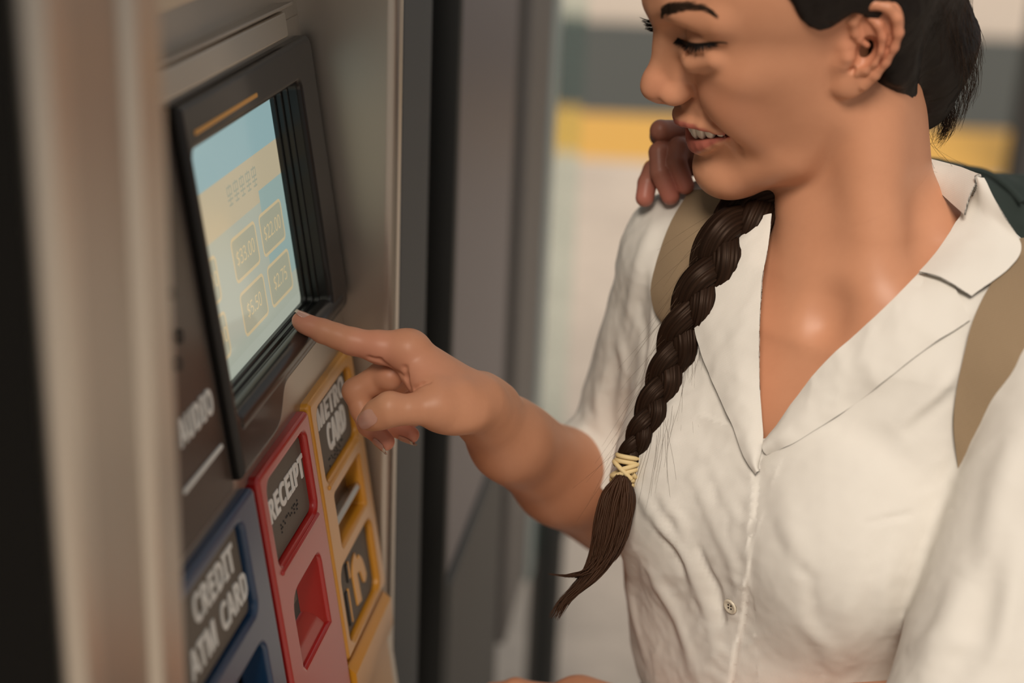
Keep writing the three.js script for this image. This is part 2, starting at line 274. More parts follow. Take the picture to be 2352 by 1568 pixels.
// ------------------------------------------------------------------ distance fields and their meshing
const smin = (a, b, k) => { const h = k - Math.abs(a - b); return h > 0 ? Math.min(a, b) - h * h / (4 * k) : Math.min(a, b); };
const smax = (a, b, k) => -smin(-a, -b, k);
const sstep = (a, b, x) => { const t = Math.min(1, Math.max(0, (x - a) / (b - a))); return t * t * (3 - 2 * t); };
// tapered capsule between two points
function cone(a, b, r1, r2) {
  const ax = a.x, ay = a.y, az = a.z, bx = b.x - ax, by = b.y - ay, bz = b.z - az, l2 = bx * bx + by * by + bz * bz || 1e-9, dr = r2 - r1;
  const f = (x, y, z) => { const px = x - ax, py = y - ay, pz = z - az; let t = (px * bx + py * by + pz * bz) / l2; t = t < 0 ? 0 : t > 1 ? 1 : t; const qx = px - bx * t, qy = py - by * t, qz = pz - bz * t; return Math.sqrt(qx * qx + qy * qy + qz * qz) - r1 - dr * t; };
  f.c = [ax + bx / 2, ay + by / 2, az + bz / 2]; f.R = Math.sqrt(l2) / 2 + Math.max(r1, r2); return f;
}
// ellipsoid, optionally with its own axes
function ell(c, r, ax) {
  const [rx, ry, rz] = r, cx = c.x, cy = c.y, cz = c.z;
  const f = (x, y, z) => { let px = x - cx, py = y - cy, pz = z - cz; if (ax) { const q = px, w = py, e = pz; px = q * ax[0].x + w * ax[0].y + e * ax[0].z; py = q * ax[1].x + w * ax[1].y + e * ax[1].z; pz = q * ax[2].x + w * ax[2].y + e * ax[2].z; }
    const ux = px / rx, uy = py / ry, uz = pz / rz, k0 = Math.sqrt(ux * ux + uy * uy + uz * uz), vx = ux / rx, vy = uy / ry, vz = uz / rz, k1 = Math.sqrt(vx * vx + vy * vy + vz * vz); return k1 < 1e-9 ? -Math.min(rx, ry, rz) : k0 * (k0 - 1) / k1; };
  f.c = [cx, cy, cz]; f.R = Math.max(rx, ry, rz); f.E = true; return f;
}
// a list of [shape, blend, sign]: sign 1 adds, -1 carves
function field(list) {
  const items = list.filter(Boolean), n = items.length, fs = items.map((i) => i[0]), ks = Float64Array.from(items, (i) => i[1]), sg = Int8Array.from(items, (i) => i[2] ?? 1), far = Float64Array.from(fs, (f) => (f.E ? 2.2 : 1));
  const cx = Float64Array.from(fs, (f) => f.c[0]), cy = Float64Array.from(fs, (f) => f.c[1]), cz = Float64Array.from(fs, (f) => f.c[2]), R = Float64Array.from(fs, (f) => f.R);
  const F = (x, y, z) => {
    let d = 1e9;
    for (let i = 0; i < n; i++) {
      const dx = x - cx[i], dy = y - cy[i], dz = z - cz[i], k = ks[i], q = dx * dx + dy * dy + dz * dz;
      if (sg[i] > 0) {
        const lim = far[i] * (d + k) + R[i]; if (d < 1e8 && q > lim * lim && lim > 0) continue;
        const v = fs[i](x, y, z); if (d > 1e8) { d = v; continue; }
        const h = k - Math.abs(d - v); d = d < v ? d : v; if (h > 0) d -= h * h / (4 * k);
      } else {
        const lo = Math.sqrt(q) - R[i]; if (lo > 0 && -lo / far[i] < d - k) continue;
        const v = -fs[i](x, y, z), h = k - Math.abs(d - v); d = d > v ? d : v; if (h > 0) d += h * h / (4 * k);
      }
    }
    return d;
  };
  // the same field with only the shapes that matter within rad of a point
  F.local = (x, y, z, rad) => {
    const d = F(x, y, z), keep = items.filter((it, i) => { const lo = Math.hypot(x - cx[i], y - cy[i], z - cz[i]) - R[i] - rad; return sg[i] > 0 ? lo / far[i] <= Math.abs(d) + 2 * rad + ks[i] : lo / far[i] <= 4 * rad + ks[i]; });
    return keep.length ? field(keep) : F;
  };
  return F;
}
const chain = (pts, k = 0.006, s = 1) => pts.slice(1).map((p, i) => [cone(pts[i].p, p.p, pts[i].r, p.r), k, s]);
// meshes the zero surface with cells of side h inside a box, by surface nets over a sparse grid
function surface(f, lo, hi, h) {
  const B = 8, nb = [0, 1, 2].map((i) => Math.ceil((hi[i] - lo[i]) / h / B)), NX = nb[0] * B + 2, NY = nb[1] * B + 2, S = B + 1, half = B * h * 0.87;
  const cells = new Map(), pos = [], flags = [], keys = [], own = [], s = new Float32Array(S * S * S);
  const E = [[0, 1], [0, 2], [0, 4], [1, 3], [1, 5], [2, 3], [2, 6], [3, 7], [4, 5], [4, 6], [5, 7], [6, 7]];
  for (let bz = 0; bz < nb[2]; bz++) for (let by = 0; by < nb[1]; by++) for (let bx = 0; bx < nb[0]; bx++) {
    const x0 = lo[0] + bx * B * h, y0 = lo[1] + by * B * h, z0 = lo[2] + bz * B * h;
    if (Math.abs(f(x0 + B * h / 2, y0 + B * h / 2, z0 + B * h / 2)) > half * 1.35 + 0.004) continue;
    const g = f.local ? f.local(x0 + B * h / 2, y0 + B * h / 2, z0 + B * h / 2, half + 2 * h) : f;
    for (let k = 0, n = 0; k < S; k++) for (let j = 0; j < S; j++) for (let i = 0; i < S; i++) s[n++] = g(x0 + i * h, y0 + j * h, z0 + k * h);
    for (let k = 0; k < B; k++) for (let j = 0; j < B; j++) for (let i = 0; i < B; i++) {
      const o = i + S * (j + S * k), v = [s[o], s[o + 1], s[o + S], s[o + S + 1], s[o + S * S], s[o + S * S + 1], s[o + S * S + S], s[o + S * S + S + 1]];
      let m = 0; for (let q = 0; q < 8; q++) if (v[q] < 0) m |= 1 << q;
      if (m === 0 || m === 255) continue;
      let cx = 0, cy = 0, cz = 0, n = 0;
      for (const [a, b] of E) if ((v[a] < 0) !== (v[b] < 0)) { const t = v[a] / (v[a] - v[b]); cx += (a & 1) + ((b & 1) - (a & 1)) * t; cy += (a >> 1 & 1) + ((b >> 1 & 1) - (a >> 1 & 1)) * t; cz += (a >> 2) + ((b >> 2) - (a >> 2)) * t; n++; }
      const X = bx * B + i, Y = by * B + j, Z = bz * B + k, key = X + NX * (Y + NY * Z);
      cells.set(key, pos.length / 3); own.push(g); keys.push(X, Y, Z); flags.push((v[0] < 0) | ((v[1] < 0) << 1) | ((v[2] < 0) << 2) | ((v[4] < 0) << 3));
      pos.push(x0 + (i + cx / n) * h, y0 + (j + cy / n) * h, z0 + (k + cz / n) * h);
    }
  }
  const idx = [], at = (x, y, z) => cells.get(x + NX * (y + NY * z));
  for (let c = 0; c < flags.length; c++) {
    const X = keys[c * 3], Y = keys[c * 3 + 1], Z = keys[c * 3 + 2], fl = flags[c], s0 = fl & 1;
    for (let ax = 0; ax < 3; ax++) {
      const s1 = fl >> (ax + 1) & 1; if (s0 === s1) continue;
      const d1 = ax === 0 ? [0, 1, 0] : ax === 1 ? [0, 0, 1] : [1, 0, 0], d2 = ax === 0 ? [0, 0, 1] : ax === 1 ? [1, 0, 0] : [0, 1, 0];
      const a = c, b = at(X - d1[0], Y - d1[1], Z - d1[2]), e = at(X - d1[0] - d2[0], Y - d1[1] - d2[1], Z - d1[2] - d2[2]), g = at(X - d2[0], Y - d2[1], Z - d2[2]);
      if (b === undefined || e === undefined || g === undefined) continue;
      if (s0) idx.push(a, b, e, a, e, g); else idx.push(a, e, b, a, g, e);
    }
  }
  const nv = pos.length / 3, nor = new Float32Array(nv * 3), P = new Float32Array(pos), e = h * 0.35;
  for (let i = 0; i < nv; i++) {
    let x = P[i * 3], y = P[i * 3 + 1], z = P[i * 3 + 2], gx, gy, gz, gl; const f1 = own[i];
    for (let it = 0; it < 3; it++) {
      const a = f1(x + e, y - e, z - e), b = f1(x - e, y - e, z + e), c = f1(x - e, y + e, z - e), d = f1(x + e, y + e, z + e);
      gx = a - b - c + d; gy = -a - b + c + d; gz = -a + b - c + d; gl = Math.sqrt(gx * gx + gy * gy + gz * gz) || 1; 
      if (it === 2) break;
      const v = (a + b + c + d) / 4, slope = Math.max(0.5, gl / (4 * e)), st = Math.max(-h * 0.6, Math.min(h * 0.6, v / slope)); gx /= gl; gy /= gl; gz /= gl;
      x -= gx * st; y -= gy * st; z -= gz * st;
    }
    P[i * 3] = x; P[i * 3 + 1] = y; P[i * 3 + 2] = z; nor[i * 3] = gx / gl; nor[i * 3 + 1] = gy / gl; nor[i * 3 + 2] = gz / gl;
  }
  return { P, N: nor, I: idx };
}
// keeps the part of a surface where g < 0
function clip(S, g) {
  const n = S.P.length / 3, val = new Float32Array(n), P = Array.from(S.P), N = Array.from(S.N), I = [], cut = new Map();
  for (let i = 0; i < n; i++) val[i] = g(S.P[i * 3], S.P[i * 3 + 1], S.P[i * 3 + 2]);
  const mid = (a, b) => { const key = a < b ? a * 4194304 + b : b * 4194304 + a; if (cut.has(key)) return cut.get(key); const t = val[a] / (val[a] - val[b]), q = P.length / 3; for (let k = 0; k < 3; k++) { P.push(P[a * 3 + k] + (P[b * 3 + k] - P[a * 3 + k]) * t); N.push(N[a * 3 + k] + (N[b * 3 + k] - N[a * 3 + k]) * t); } cut.set(key, q); return q; };
  for (let i = 0; i < S.I.length; i += 3) {
    const t = [S.I[i], S.I[i + 1], S.I[i + 2]], k = t.map((v) => val[v] < 0), c = k[0] + k[1] + k[2];
    if (c === 3) I.push(...t); else if (c === 1) { const o = k.indexOf(true), a = t[o], b = t[(o + 1) % 3], d = t[(o + 2) % 3]; I.push(a, mid(a, b), mid(a, d)); }
    else if (c === 2) { const o = k.indexOf(false), a = t[o], b = t[(o + 1) % 3], d = t[(o + 2) % 3], m1 = mid(a, b), m2 = mid(a, d); I.push(m1, b, d, m1, d, m2); }
  }
  return { P: new Float32Array(P), N: new Float32Array(N), I };
}
// gives an open sheet a thickness
function solidify(S, th) {
  const n = S.P.length / 3, P = new Float32Array(n * 6), N = new Float32Array(n * 6), I = S.I.slice(), edges = new Map();
  P.set(S.P); N.set(S.N);
  for (let i = 0; i < n * 3; i++) { P[n * 3 + i] = S.P[i] - S.N[i] * th; N[n * 3 + i] = -S.N[i]; }
  for (let i = 0; i < S.I.length; i += 3) { const t = [S.I[i], S.I[i + 1], S.I[i + 2]]; I.push(t[0] + n, t[2] + n, t[1] + n); for (let k = 0; k < 3; k++) { const a = t[k], b = t[(k + 1) % 3], r = b * 4194304 + a; if (edges.has(r)) edges.delete(r); else edges.set(a * 4194304 + b, [a, b]); } }
  for (const [a, b] of edges.values()) I.push(b, a, a + n, b, a + n, b + n);
  return { P, N, I };
}
// every face is wound the way its vertices' normals point
function orient(S) {
  const { P, N, I } = S;
  for (let i = 0; i < I.length; i += 3) { const a = I[i] * 3, b = I[i + 1] * 3, c = I[i + 2] * 3, ux = P[b] - P[a], uy = P[b + 1] - P[a + 1], uz = P[b + 2] - P[a + 2], vx = P[c] - P[a], vy = P[c + 1] - P[a + 1], vz = P[c + 2] - P[a + 2];
    if ((uy * vz - uz * vy) * (N[a] + N[b] + N[c]) + (uz * vx - ux * vz) * (N[a + 1] + N[b + 1] + N[c + 1]) + (ux * vy - uy * vx) * (N[a + 2] + N[b + 2] + N[c + 2]) < 0) { const t = I[i + 1]; I[i + 1] = I[i + 2]; I[i + 2] = t; } }
}
function toGeo(S, color, uv) {
  orient(S);
  const g = new THREE.BufferGeometry(); g.setAttribute('position', new THREE.BufferAttribute(S.P, 3)); g.setAttribute('normal', new THREE.BufferAttribute(S.N, 3)); g.setIndex(S.I);
  const n = S.P.length / 3;
  if (color) { const C = new Float32Array(n * 3); for (let i = 0; i < n; i++) { const c = color(S.P[i * 3], S.P[i * 3 + 1], S.P[i * 3 + 2], S.N[i * 3], S.N[i * 3 + 1], S.N[i * 3 + 2]); C[i * 3] = c[0]; C[i * 3 + 1] = c[1]; C[i * 3 + 2] = c[2]; } g.setAttribute('color', new THREE.BufferAttribute(C, 3)); }
  if (uv) { const U = new Float32Array(n * 2); for (let i = 0; i < n; i++) { const c = uv(S.P[i * 3], S.P[i * 3 + 1], S.P[i * 3 + 2]); U[i * 2] = c[0]; U[i * 2 + 1] = c[1]; } g.setAttribute('uv', new THREE.BufferAttribute(U, 2)); }
  return g;
}
const joinS = (list) => { let n = 0; const P = [], N = [], I = []; for (const s of list) { for (const v of s.P) P.push(v); for (const v of s.N) N.push(v); for (const i of s.I) I.push(i + n); n += s.P.length / 3; } return { P: new Float32Array(P), N: new Float32Array(N), I }; };
// where the line of sight through a pixel meets a field
function hit(f, px, py, d0 = 0.7, d1 = 1.6) {
  const a = W(px, py, d0), dir = W(px, py, d1).sub(a), L = dir.length(); dir.divideScalar(L); let t = 0;
  for (let i = 0; i < 400; i++) { const d = f(a.x + dir.x * t, a.y + dir.y * t, a.z + dir.z * t); if (d < 0.0002) break; t += Math.max(0.0004, d * 0.7); if (t > L) return null; }
  return a.addScaledVector(dir, t);
}
const grad = (f, p, e = 0.0015) => V3(f(p.x + e, p.y, p.z) - f(p.x - e, p.y, p.z), f(p.x, p.y + e, p.z) - f(p.x, p.y - e, p.z), f(p.x, p.y, p.z + e) - f(p.x, p.y, p.z - e)).normalize();
// tube of changing radius along points, sides round, with an optional cross-section shape
function tube(pts, radii, sides = 6, seg = 0, wob) {
  const curve = new THREE.CatmullRomCurve3(pts), n = seg || pts.length * 4, P = [], N = [], I = [], nv = V3(), b = V3(); let prev = null;
  for (let i = 0; i <= n; i++) {
    const t = i / n, p = curve.getPoint(t), tan = curve.getTangent(t), k = t * (radii.length - 1), r = radii[Math.floor(k)] + ((radii[Math.min(radii.length - 1, Math.floor(k) + 1)]) - radii[Math.floor(k)]) * (k - Math.floor(k));
    if (!prev) prev = Math.abs(tan.y) < 0.9 ? V3(0, 1, 0) : V3(1, 0, 0);
    b.crossVectors(tan, prev).normalize(); nv.crossVectors(b, tan).normalize(); prev = nv.clone();
    for (let j = 0; j < sides; j++) { const a = j / sides * Math.PI * 2, w = wob ? wob(t, a) : 1, c = Math.cos(a), s = Math.sin(a); const q = nv.clone().multiplyScalar(c).addScaledVector(b, s); N.push(q.x, q.y, q.z); P.push(p.x + q.x * r * w, p.y + q.y * r * w, p.z + q.z * r * w); }
  }
  for (let i = 0; i < n; i++) for (let j = 0; j < sides; j++) { const a = i * sides + j, c = i * sides + (j + 1) % sides; I.push(a, a + sides, c, c, a + sides, c + sides); }
  for (const [row, flip] of [[0, 1], [n, 0]]) { const o = row * sides; for (let j = 1; j < sides - 1; j++) flip ? I.push(o, o + j, o + j + 1) : I.push(o, o + j + 1, o + j); }
  return { P: new Float32Array(P), N: new Float32Array(N), I };
}

// ------------------------------------------------------------------ the woman
const BETA = 36 * Math.PI / 180, BF = V3(-Math.sin(BETA), 0, Math.cos(BETA)), BR = V3(-Math.cos(BETA), 0, -Math.sin(BETA)), BO = V3(0.104, 0, -1.05);
const body3 = (u, y, v) => V3(BO.x + BR.x * u + BF.x * v, y, BO.z + BR.z * u + BF.z * v);          // her right, up, her front
const toBody = (x, z) => { const dx = x - BO.x, dz = z - BO.z; return [dx * BR.x + dz * BR.z, dx * BF.x + dz * BF.z]; };
// head frame: forward, up, her left; origin midway between the ears; millimetres
const HO = V3(0.04600866, 1.61466412, -1.03720983), HX = V3(-0.9091, -0.3399, 0.2408), HY = V3(-0.2481, 0.9062, 0.3423), HZ = V3(0.3346, -0.2515, 0.9082);
const H = (x, y, z) => HO.clone().addScaledVector(HX, x / 1000).addScaledVector(HY, y / 1000).addScaledVector(HZ, z / 1000);
const toHead = (x, y, z) => { const a = x - HO.x, b = y - HO.y, c = z - HO.z; return [(a * HX.x + b * HX.y + c * HX.z) * 1000, (a * HY.x + b * HY.y + c * HY.z) * 1000, (a * HZ.x + b * HZ.y + c * HZ.z) * 1000]; };

const JR = W(1583, 600, 1.18), ELR = W(1405, 1168, 1.295), JL = body3(-0.165, 1.398, 0.005), ELL = W(2205, 1690, 0.958), WRL = W(1500, 1668, 1.14);

// the lips' inner edges: height over the distance from the middle of the mouth
const along = (L, t) => { if (t <= L[0][0]) return L[0][1]; for (let i = 1; i < L.length; i++) if (t <= L[i][0]) { const k = (t - L[i - 1][0]) / (L[i][0] - L[i - 1][0]); return L[i - 1][1] + (L[i][1] - L[i - 1][1]) * k; } return L[L.length - 1][1]; };
const lipUp = (z) => along([[0, -53.2], [6, -51.8], [12.5, -50.7], [19.4, -50.8], [24.9, -52.4], [29.5, -55.0], [32, -59]], z), lipLow = (z) => along([[0, -66.8], [6, -65.3], [12, -62.8], [17, -60.6], [23.4, -58.2], [29.5, -56.2], [32, -53]], z);
// ---- head, sculpted in millimetres
const headField = (() => {
  const p = (x, y, z) => V3(x, y, z), both = (fn) => [fn(1), fn(-1)].flat();
  const L = [];
  const add = (f, k, s = 1) => L.push([f, k, s]);
  const line = (pts, rs, k, s = 1) => { for (let i = 1; i < pts.length; i++) add(cone(pts[i - 1], pts[i], rs[i - 1], rs[i]), k, s); };
  add(ell(p(4, 42, 0), [97, 80, 72]), 1);                                   // skull
  add(ell(p(29, -34, 0), [56, 78, 50]), 28);                                // face
  for (const s of [1, -1]) {
    line([p(0, -58, s * 46), p(30, -82, s * 34), p(72, -98, s * 11)], [15, 14, 15], 22);   // jaw
    add(ell(p(46, -6, s * 42), [28, 17, 16]), 18);                          // cheekbone
    add(ell(p(63, -25, s * 28), [20, 17, 14]), 14);                         // smiling cheek
    add(ell(p(50, -34, s * 34), [26, 28, 13]), 20);                         // smiling cheek
    add(ell(p(10, -30, s * 44), [26, 36, 16]), 22);                         // masseter
  }
  add(ell(p(77, -98, 0), [17.5, 17, 19]), 14);                              // chin
  line([p(58, -104, 0), p(36, -104, 0)], [16, 18], 18);
  add(ell(p(71, -54, 0), [27, 25, 24]), 13);                                // muzzle
  for (const s of [1, -1]) line([p(92, 35, s * 8), p(83, 41, s * 28), p(68, 37, s * 47)], [8, 8.5, 8], 12);    // brow
  for (const s of [1, -1]) add(ell(p(96, 21.5, s * 30), [14, 10, 15]), 14, -1);                                  // socket
  for (const s of [1, -1]) add(ell(p(72.5, 19.5, s * 31.5), [13.8, 13, 14.5]), 4);                               // lid over the eye
  for (const s of [1, -1]) line([p(86, 8, s * 19), p(86, 6, s * 31), p(76, 10, s * 45)], [3.2, 4.0, 3.2], 10);       // lower lid, pushed up
  // nose
  line([p(89, 24, 0), p(93, 8, 0), p(103.5, -12, 0)], [8.5, 8.2, 9], 9);
  for (const s of [1, -1]) line([p(88, 8, s * 5), p(92, -16, s * 9)], [7, 8.5], 9);
  add(ell(p(107.2, -19.5, 0), [11.2, 10.6, 10.6]), 7);
  for (const s of [1, -1]) add(ell(p(97.5, -23.5, s * 11.8), [10.5, 8, 6.6]), 4.5);
  line([p(106, -28, 0), p(98, -34, 0)], [5, 4.5], 5);
  for (const s of [1, -1]) add(ell(p(102.5, -31.5, s * 6.2), [5.4, 3.6, 2.9]), 2, -1);
  for (const s of [1, -1]) line([p(93, -13, s * 19.5), p(87.5, -19, s * 20.5), p(86, -26, s * 20.5), p(88, -33, s * 17.5)], [1.4, 2.5, 2.8, 1.8], 3.2, -1);
  // smile folds
  for (const s of [1, -1]) line([p(88, -30, s * 20), p(84, -38, s * 25.5), p(79, -45.5, s * 29.5), p(74, -54, s * 31.8), p(71.2, -63, s * 32), p(69.5, -72, s * 31)], [0.7, 1.5, 1.8, 1.5, 1.2, 0.4], 6, -1);
  // lips
  for (const s of [1, -1]) line([p(97, -49, 0), p(95.5, -48.5, s * 6), p(92.3, -47.8, s * 12.5), p(86.8, -48, s * 19.4), p(80, -50.2, s * 25), p(75, -54.4, s * 28.6)], [4.2, 3.9, 3.3, 3.0, 2.3, 0.8], 4);
  for (const s of [1, -1]) line([p(89.3, -72.3, 0), p(88.6, -71, s * 6), p(86.8, -67.2, s * 12.5), p(84.4, -64.2, s * 17.5), p(79.8, -60.6, s * 23.5), p(74.5, -56.4, s * 28.6)], [5.8, 5.5, 4.9, 4.2, 2.8, 0.8], 4);
  line([p(99, -85, -13), p(99, -85, 13)], [4.2, 4.2], 6, -1);
  line([p(105, -42, 0), p(103.5, -48, 0)], [1.6, 1.8], 3, -1);                // philtrum
  { // mouth opening
    const f = (x, y, z) => { const a = Math.abs(z); return Math.max(y - lipUp(a), lipLow(a) - y, 58 - x, x - 112) * 0.85; }; f.c = [84, -59, 0]; f.R = 44; add(f, 1.2, -1);
  }
  // crease of the upper lid
  for (const s of [1, -1]) line([p(88.5, 27, s * 19), p(87.5, 29, s * 29), p(80, 30, s * 42)], [0.9, 1.3, 0.9], 3, -1);
  for (const s of [1, -1]) line([p(87, 12.5, s * 20), p(87.5, 11.5, s * 30), p(80, 14.5, s * 42)], [0.9, 1.1, 0.7], 3, -1);
  return field(L);
})();
// ---- ear: tubes and hollows laid on a plane that stands off the skull
const earField = (() => {
  const n = V3(0.40, 0.05, 0.915).normalize(), o = V3(-1, -6, 67);            // ear plane in the head frame
  const at = (px, py, lift = 0) => { const a = W(px, py, 0.5), b = W(px, py, 1.5), A = V3(...toHead(a.x, a.y, a.z)), Bv = V3(...toHead(b.x, b.y, b.z)).sub(A); const t = o.clone().addScaledVector(n, lift).sub(A).dot(n) / Bv.dot(n); return A.addScaledVector(Bv, t); };
  const L = [], add = (f, k, s = 1) => L.push([f, k, s]);
  const line = (list, k, s = 1) => { const q = list.map(([x, y, r, l = 0]) => [at(x, y, l), r]); for (let i = 1; i < q.length; i++) add(cone(q[i - 1][0], q[i][0], q[i - 1][1], q[i][1]), k, s); };
  // back shell
  const ax = [at(1935, 220).sub(at(2035, 10)).normalize()]; ax[2] = n.clone(); ax[1] = V3().crossVectors(n, ax[0]).normalize();
  add(ell(at(2008, 88, -1.5), [27, 15.5, 3.2], ax), 1);
  add(ell(at(1962, 190, 0), [10, 8, 3.4], ax), 5);                            // lobe
  add(ell(at(1944, 205, -0.5), [6.5, 6, 3.2], ax), 4);
  line([[1985, 100, 2.2, 0], [1966, 78, 2.6, 0.5], [1962, 50, 2.8, 1.5], [1978, 22, 2.9, 2.5], [2008, 10, 3.0, 3], [2040, 18, 3.1, 3], [2060, 42, 3.2, 3], [2063, 75, 3.2, 3], [2052, 108, 3.1, 2.6], [2033, 142, 3.0, 2], [2010, 172, 3.0, 1.5], [1985, 196, 3.2, 0.8]], 2.2);
  line([[2000, 42, 2.4, 0.8], [2018, 58, 2.8, 1.6], [2029, 85, 3.0, 2.2], [2024, 115, 3.0, 2.4], [2008, 142, 3.0, 2.2], [1988, 160, 3.0, 1.8], [1972, 166, 2.8, 1.2]], 2.0);
  add(ell(at(1990, 118, 1.5), [10.5, 6.6, 6.0], ax), 2, -1);                  // concha
  line([[1975, 92, 2.0, 0.5], [1992, 104, 1.8, -0.5]], 2);
  line([[1944, 112, 3.0, 0], [1947, 132, 3.4, 1.2], [1944, 146, 3.0, 0.6]], 3);   // tragus
  add(ell(at(1955, 160, 2), [2.6, 2.6, 4.5], ax), 2, -1);                     // notch
  line([[1938, 95, 5, -4], [1932, 140, 5.5, -4], [1930, 190, 5, -4]], 6);
  line([[2040, 60, 1.5, 3.2], [2046, 85, 1.6, 3.2], [2038, 115, 1.5, 2.8], [2018, 150, 1.3, 2.4]], 2, -1);
  return field(L);
})();
const headWith = (hf, ef) => (x, y, z) => { const [a, b, c] = toHead(x, y, z); if (a * a + b * b + c * c > 200 * 200) return Math.sqrt(a * a + b * b + c * c) / 1000 - 0.15; let d = hf(a, b, c); const dx = a + 20, dz = c - 74; if (ef && dx * dx + b * b + dz * dz < 75 * 75) d = smin(d, ef(a, b, c), 6); return d / 1000; };
const headAll = headWith(headField, earField);
headAll.local = (x, y, z, r) => { const q = toHead(x, y, z); return headWith(headField.local(...q, r * 1000), Math.hypot(q[0] + 20, q[1], q[2] - 74) < 75 + r * 1000 ? earField.local(...q, r * 1000) : null); };

// ---- trunk: ellipses stacked in the body frame [height, half width, half depth, offset to the front]
const prof = (rows) => (y) => { let i = 0; while (i < rows.length - 2 && y < rows[i + 1][0]) i++; const a = rows[i], b = rows[i + 1]; let t = (y - a[0]) / (b[0] - a[0]); t = t < 0 ? 0 : t > 1 ? 1 : t; t = t * t * (3 - 2 * t) * 0.5 + t * 0.5; return [a[1] + (b[1] - a[1]) * t, a[2] + (b[2] - a[2]) * t, a[3] + (b[3] - a[3]) * t]; };
const trunkProf = prof([[1.47, 0.06, 0.05, -0.012], [1.435, 0.135, 0.060, -0.006], [1.40, 0.163, 0.078, 0.0], [1.34, 0.158, 0.096, 0.006], [1.27, 0.148, 0.104, 0.008], [1.18, 0.130, 0.092, 0.006], [1.08, 0.120, 0.085, 0.004], [0.98, 0.150, 0.098, -0.004], [0.90, 0.170, 0.108, -0.01], [0.82, 0.165, 0.100, -0.01]]);
const stack = (pr, top, bot, nearSide = 1) => { const f = (x, y, z) => { const [u, v] = toBody(x, z), [a, b, c] = pr(y), q = v - c, ux = u / (u < 0 && nearSide < 1 ? a * (nearSide - 0.17 * sstep(1.30, 1.10, y)) : a), uy = q / b, k0 = Math.sqrt(ux * ux + uy * uy), k1 = Math.sqrt(ux * ux / (a * a) + uy * uy / (b * b)); let d = k1 < 1e-6 ? -b : k0 * (k0 - 1) / k1; return smax(smax(d, y - top, 0.03), bot - y, 0.02); }; f.c = [BO.x, (top + bot) / 2, BO.z]; f.R = 0.5; return f; };
const C = (a, b, r1, r2) => cone(a, b, r1, r2);
const torsoField = field([
  [stack(trunkProf, 1.462, 0.86, 0.86), 0.02],
  [C(H(-28, -50, 0), body3(0.006, 1.445, -0.012), 0.044, 0.050), 0.03],         // neck
  [C(H(10, -104, 0), body3(-0.016, 1.400, 0.020), 0.020, 0.017), 0.035],       // throat
  [C(H(-18, -50, 46), body3(-0.040, 1.420, 0.040), 0.014, 0.008), 0.045],     // neck muscle, her left
  [C(H(-18, -50, -46), body3(0.004, 1.418, 0.042), 0.014, 0.008), 0.045],
  [C(body3(-0.040, 1.464, -0.03), JL.clone().add(V3(0, 0.006, 0)), 0.024, 0.036), 0.03],
  [C(body3(0.045, 1.475, -0.03), JR.clone().add(V3(0, 0.006, 0)), 0.030, 0.036), 0.03],
  [C(body3(-0.046, 1.419, 0.047), body3(-0.135, 1.428, 0.012), 0.008, 0.008), 0.026],   // collarbones
  [C(body3(0.000, 1.416, 0.046), body3(0.140, 1.440, 0.012), 0.008, 0.008), 0.026],
  [ell(body3(-0.020, 1.424, 0.074), [0.008, 0.012, 0.008]), 0.022, -1],        // notch between them
  [ell(body3(-0.075, 1.275, 0.080), [0.052, 0.056, 0.045]), 0.04],
  [ell(body3(0.075, 1.275, 0.080), [0.052, 0.056, 0.045]), 0.04],
  [C(JR, ELR, 0.043, 0.0355), 0.03],
  [C(JL, ELL, 0.044, 0.037), 0.03],
  [C(ELL, WRL, 0.037, 0.022), 0.02],
  [C(WRL, W(1330, 1622, 1.17), 0.021, 0.021), 0.02],
]);
// ---- right forearm and pointing hand: joints as [pixel x, pixel y, depth, radius in mm]
const jt = ([x, y, d, r]) => ({ p: W(x, y, d), r: r / 1000 });
const NEAR = 0.0405;                                                           // the hand hovers this much nearer than the glass behind it
const jh = ([x, y, d, r]) => jt([x, y, d - NEAR, r * 0.963]), WH = (x, y, d) => W(x, y, d - NEAR);
const FING = {
  index: [[938, 809, 1.099, 14.0], [872, 797, 1.0995, 11.6], [806, 783, 1.100, 9.4], [772, 771, 1.1005, 8.5], [741, 760, 1.101, 8.2], [690, 736, 1.1015, 6.2]].map(jh),
  middle: [[945, 824, 1.117, 13.0], [880, 862, 1.119, 10.5], [817, 898, 1.121, 9.6], [832, 940, 1.120, 8.4], [848, 976, 1.118, 8.2], [886, 1014, 1.112, 6.6]].map(jh),
  ring: [[965, 838, 1.137, 12.5], [850, 915, 1.142, 9.2], [893, 975, 1.140, 7.9], [944, 998, 1.131, 6.3]].map(jh),
  little: [[985, 856, 1.155, 11], [890, 925, 1.160, 7.8], [915, 958, 1.160, 7], [950, 962, 1.152, 6]].map(jh),
  thumb: [[1080, 938, 1.096, 14.5], [1002, 935, 1.077, 13.4], [940, 940, 1.070, 9.6], [893, 942, 1.068, 10.4], [868, 952, 1.071, 9.6], [850, 963, 1.076, 8.2]].map(jh),
};
const wrist = jh([1096, 928, 1.113, 17.5]), wristU = jh([1110, 942, 1.140, 16]);
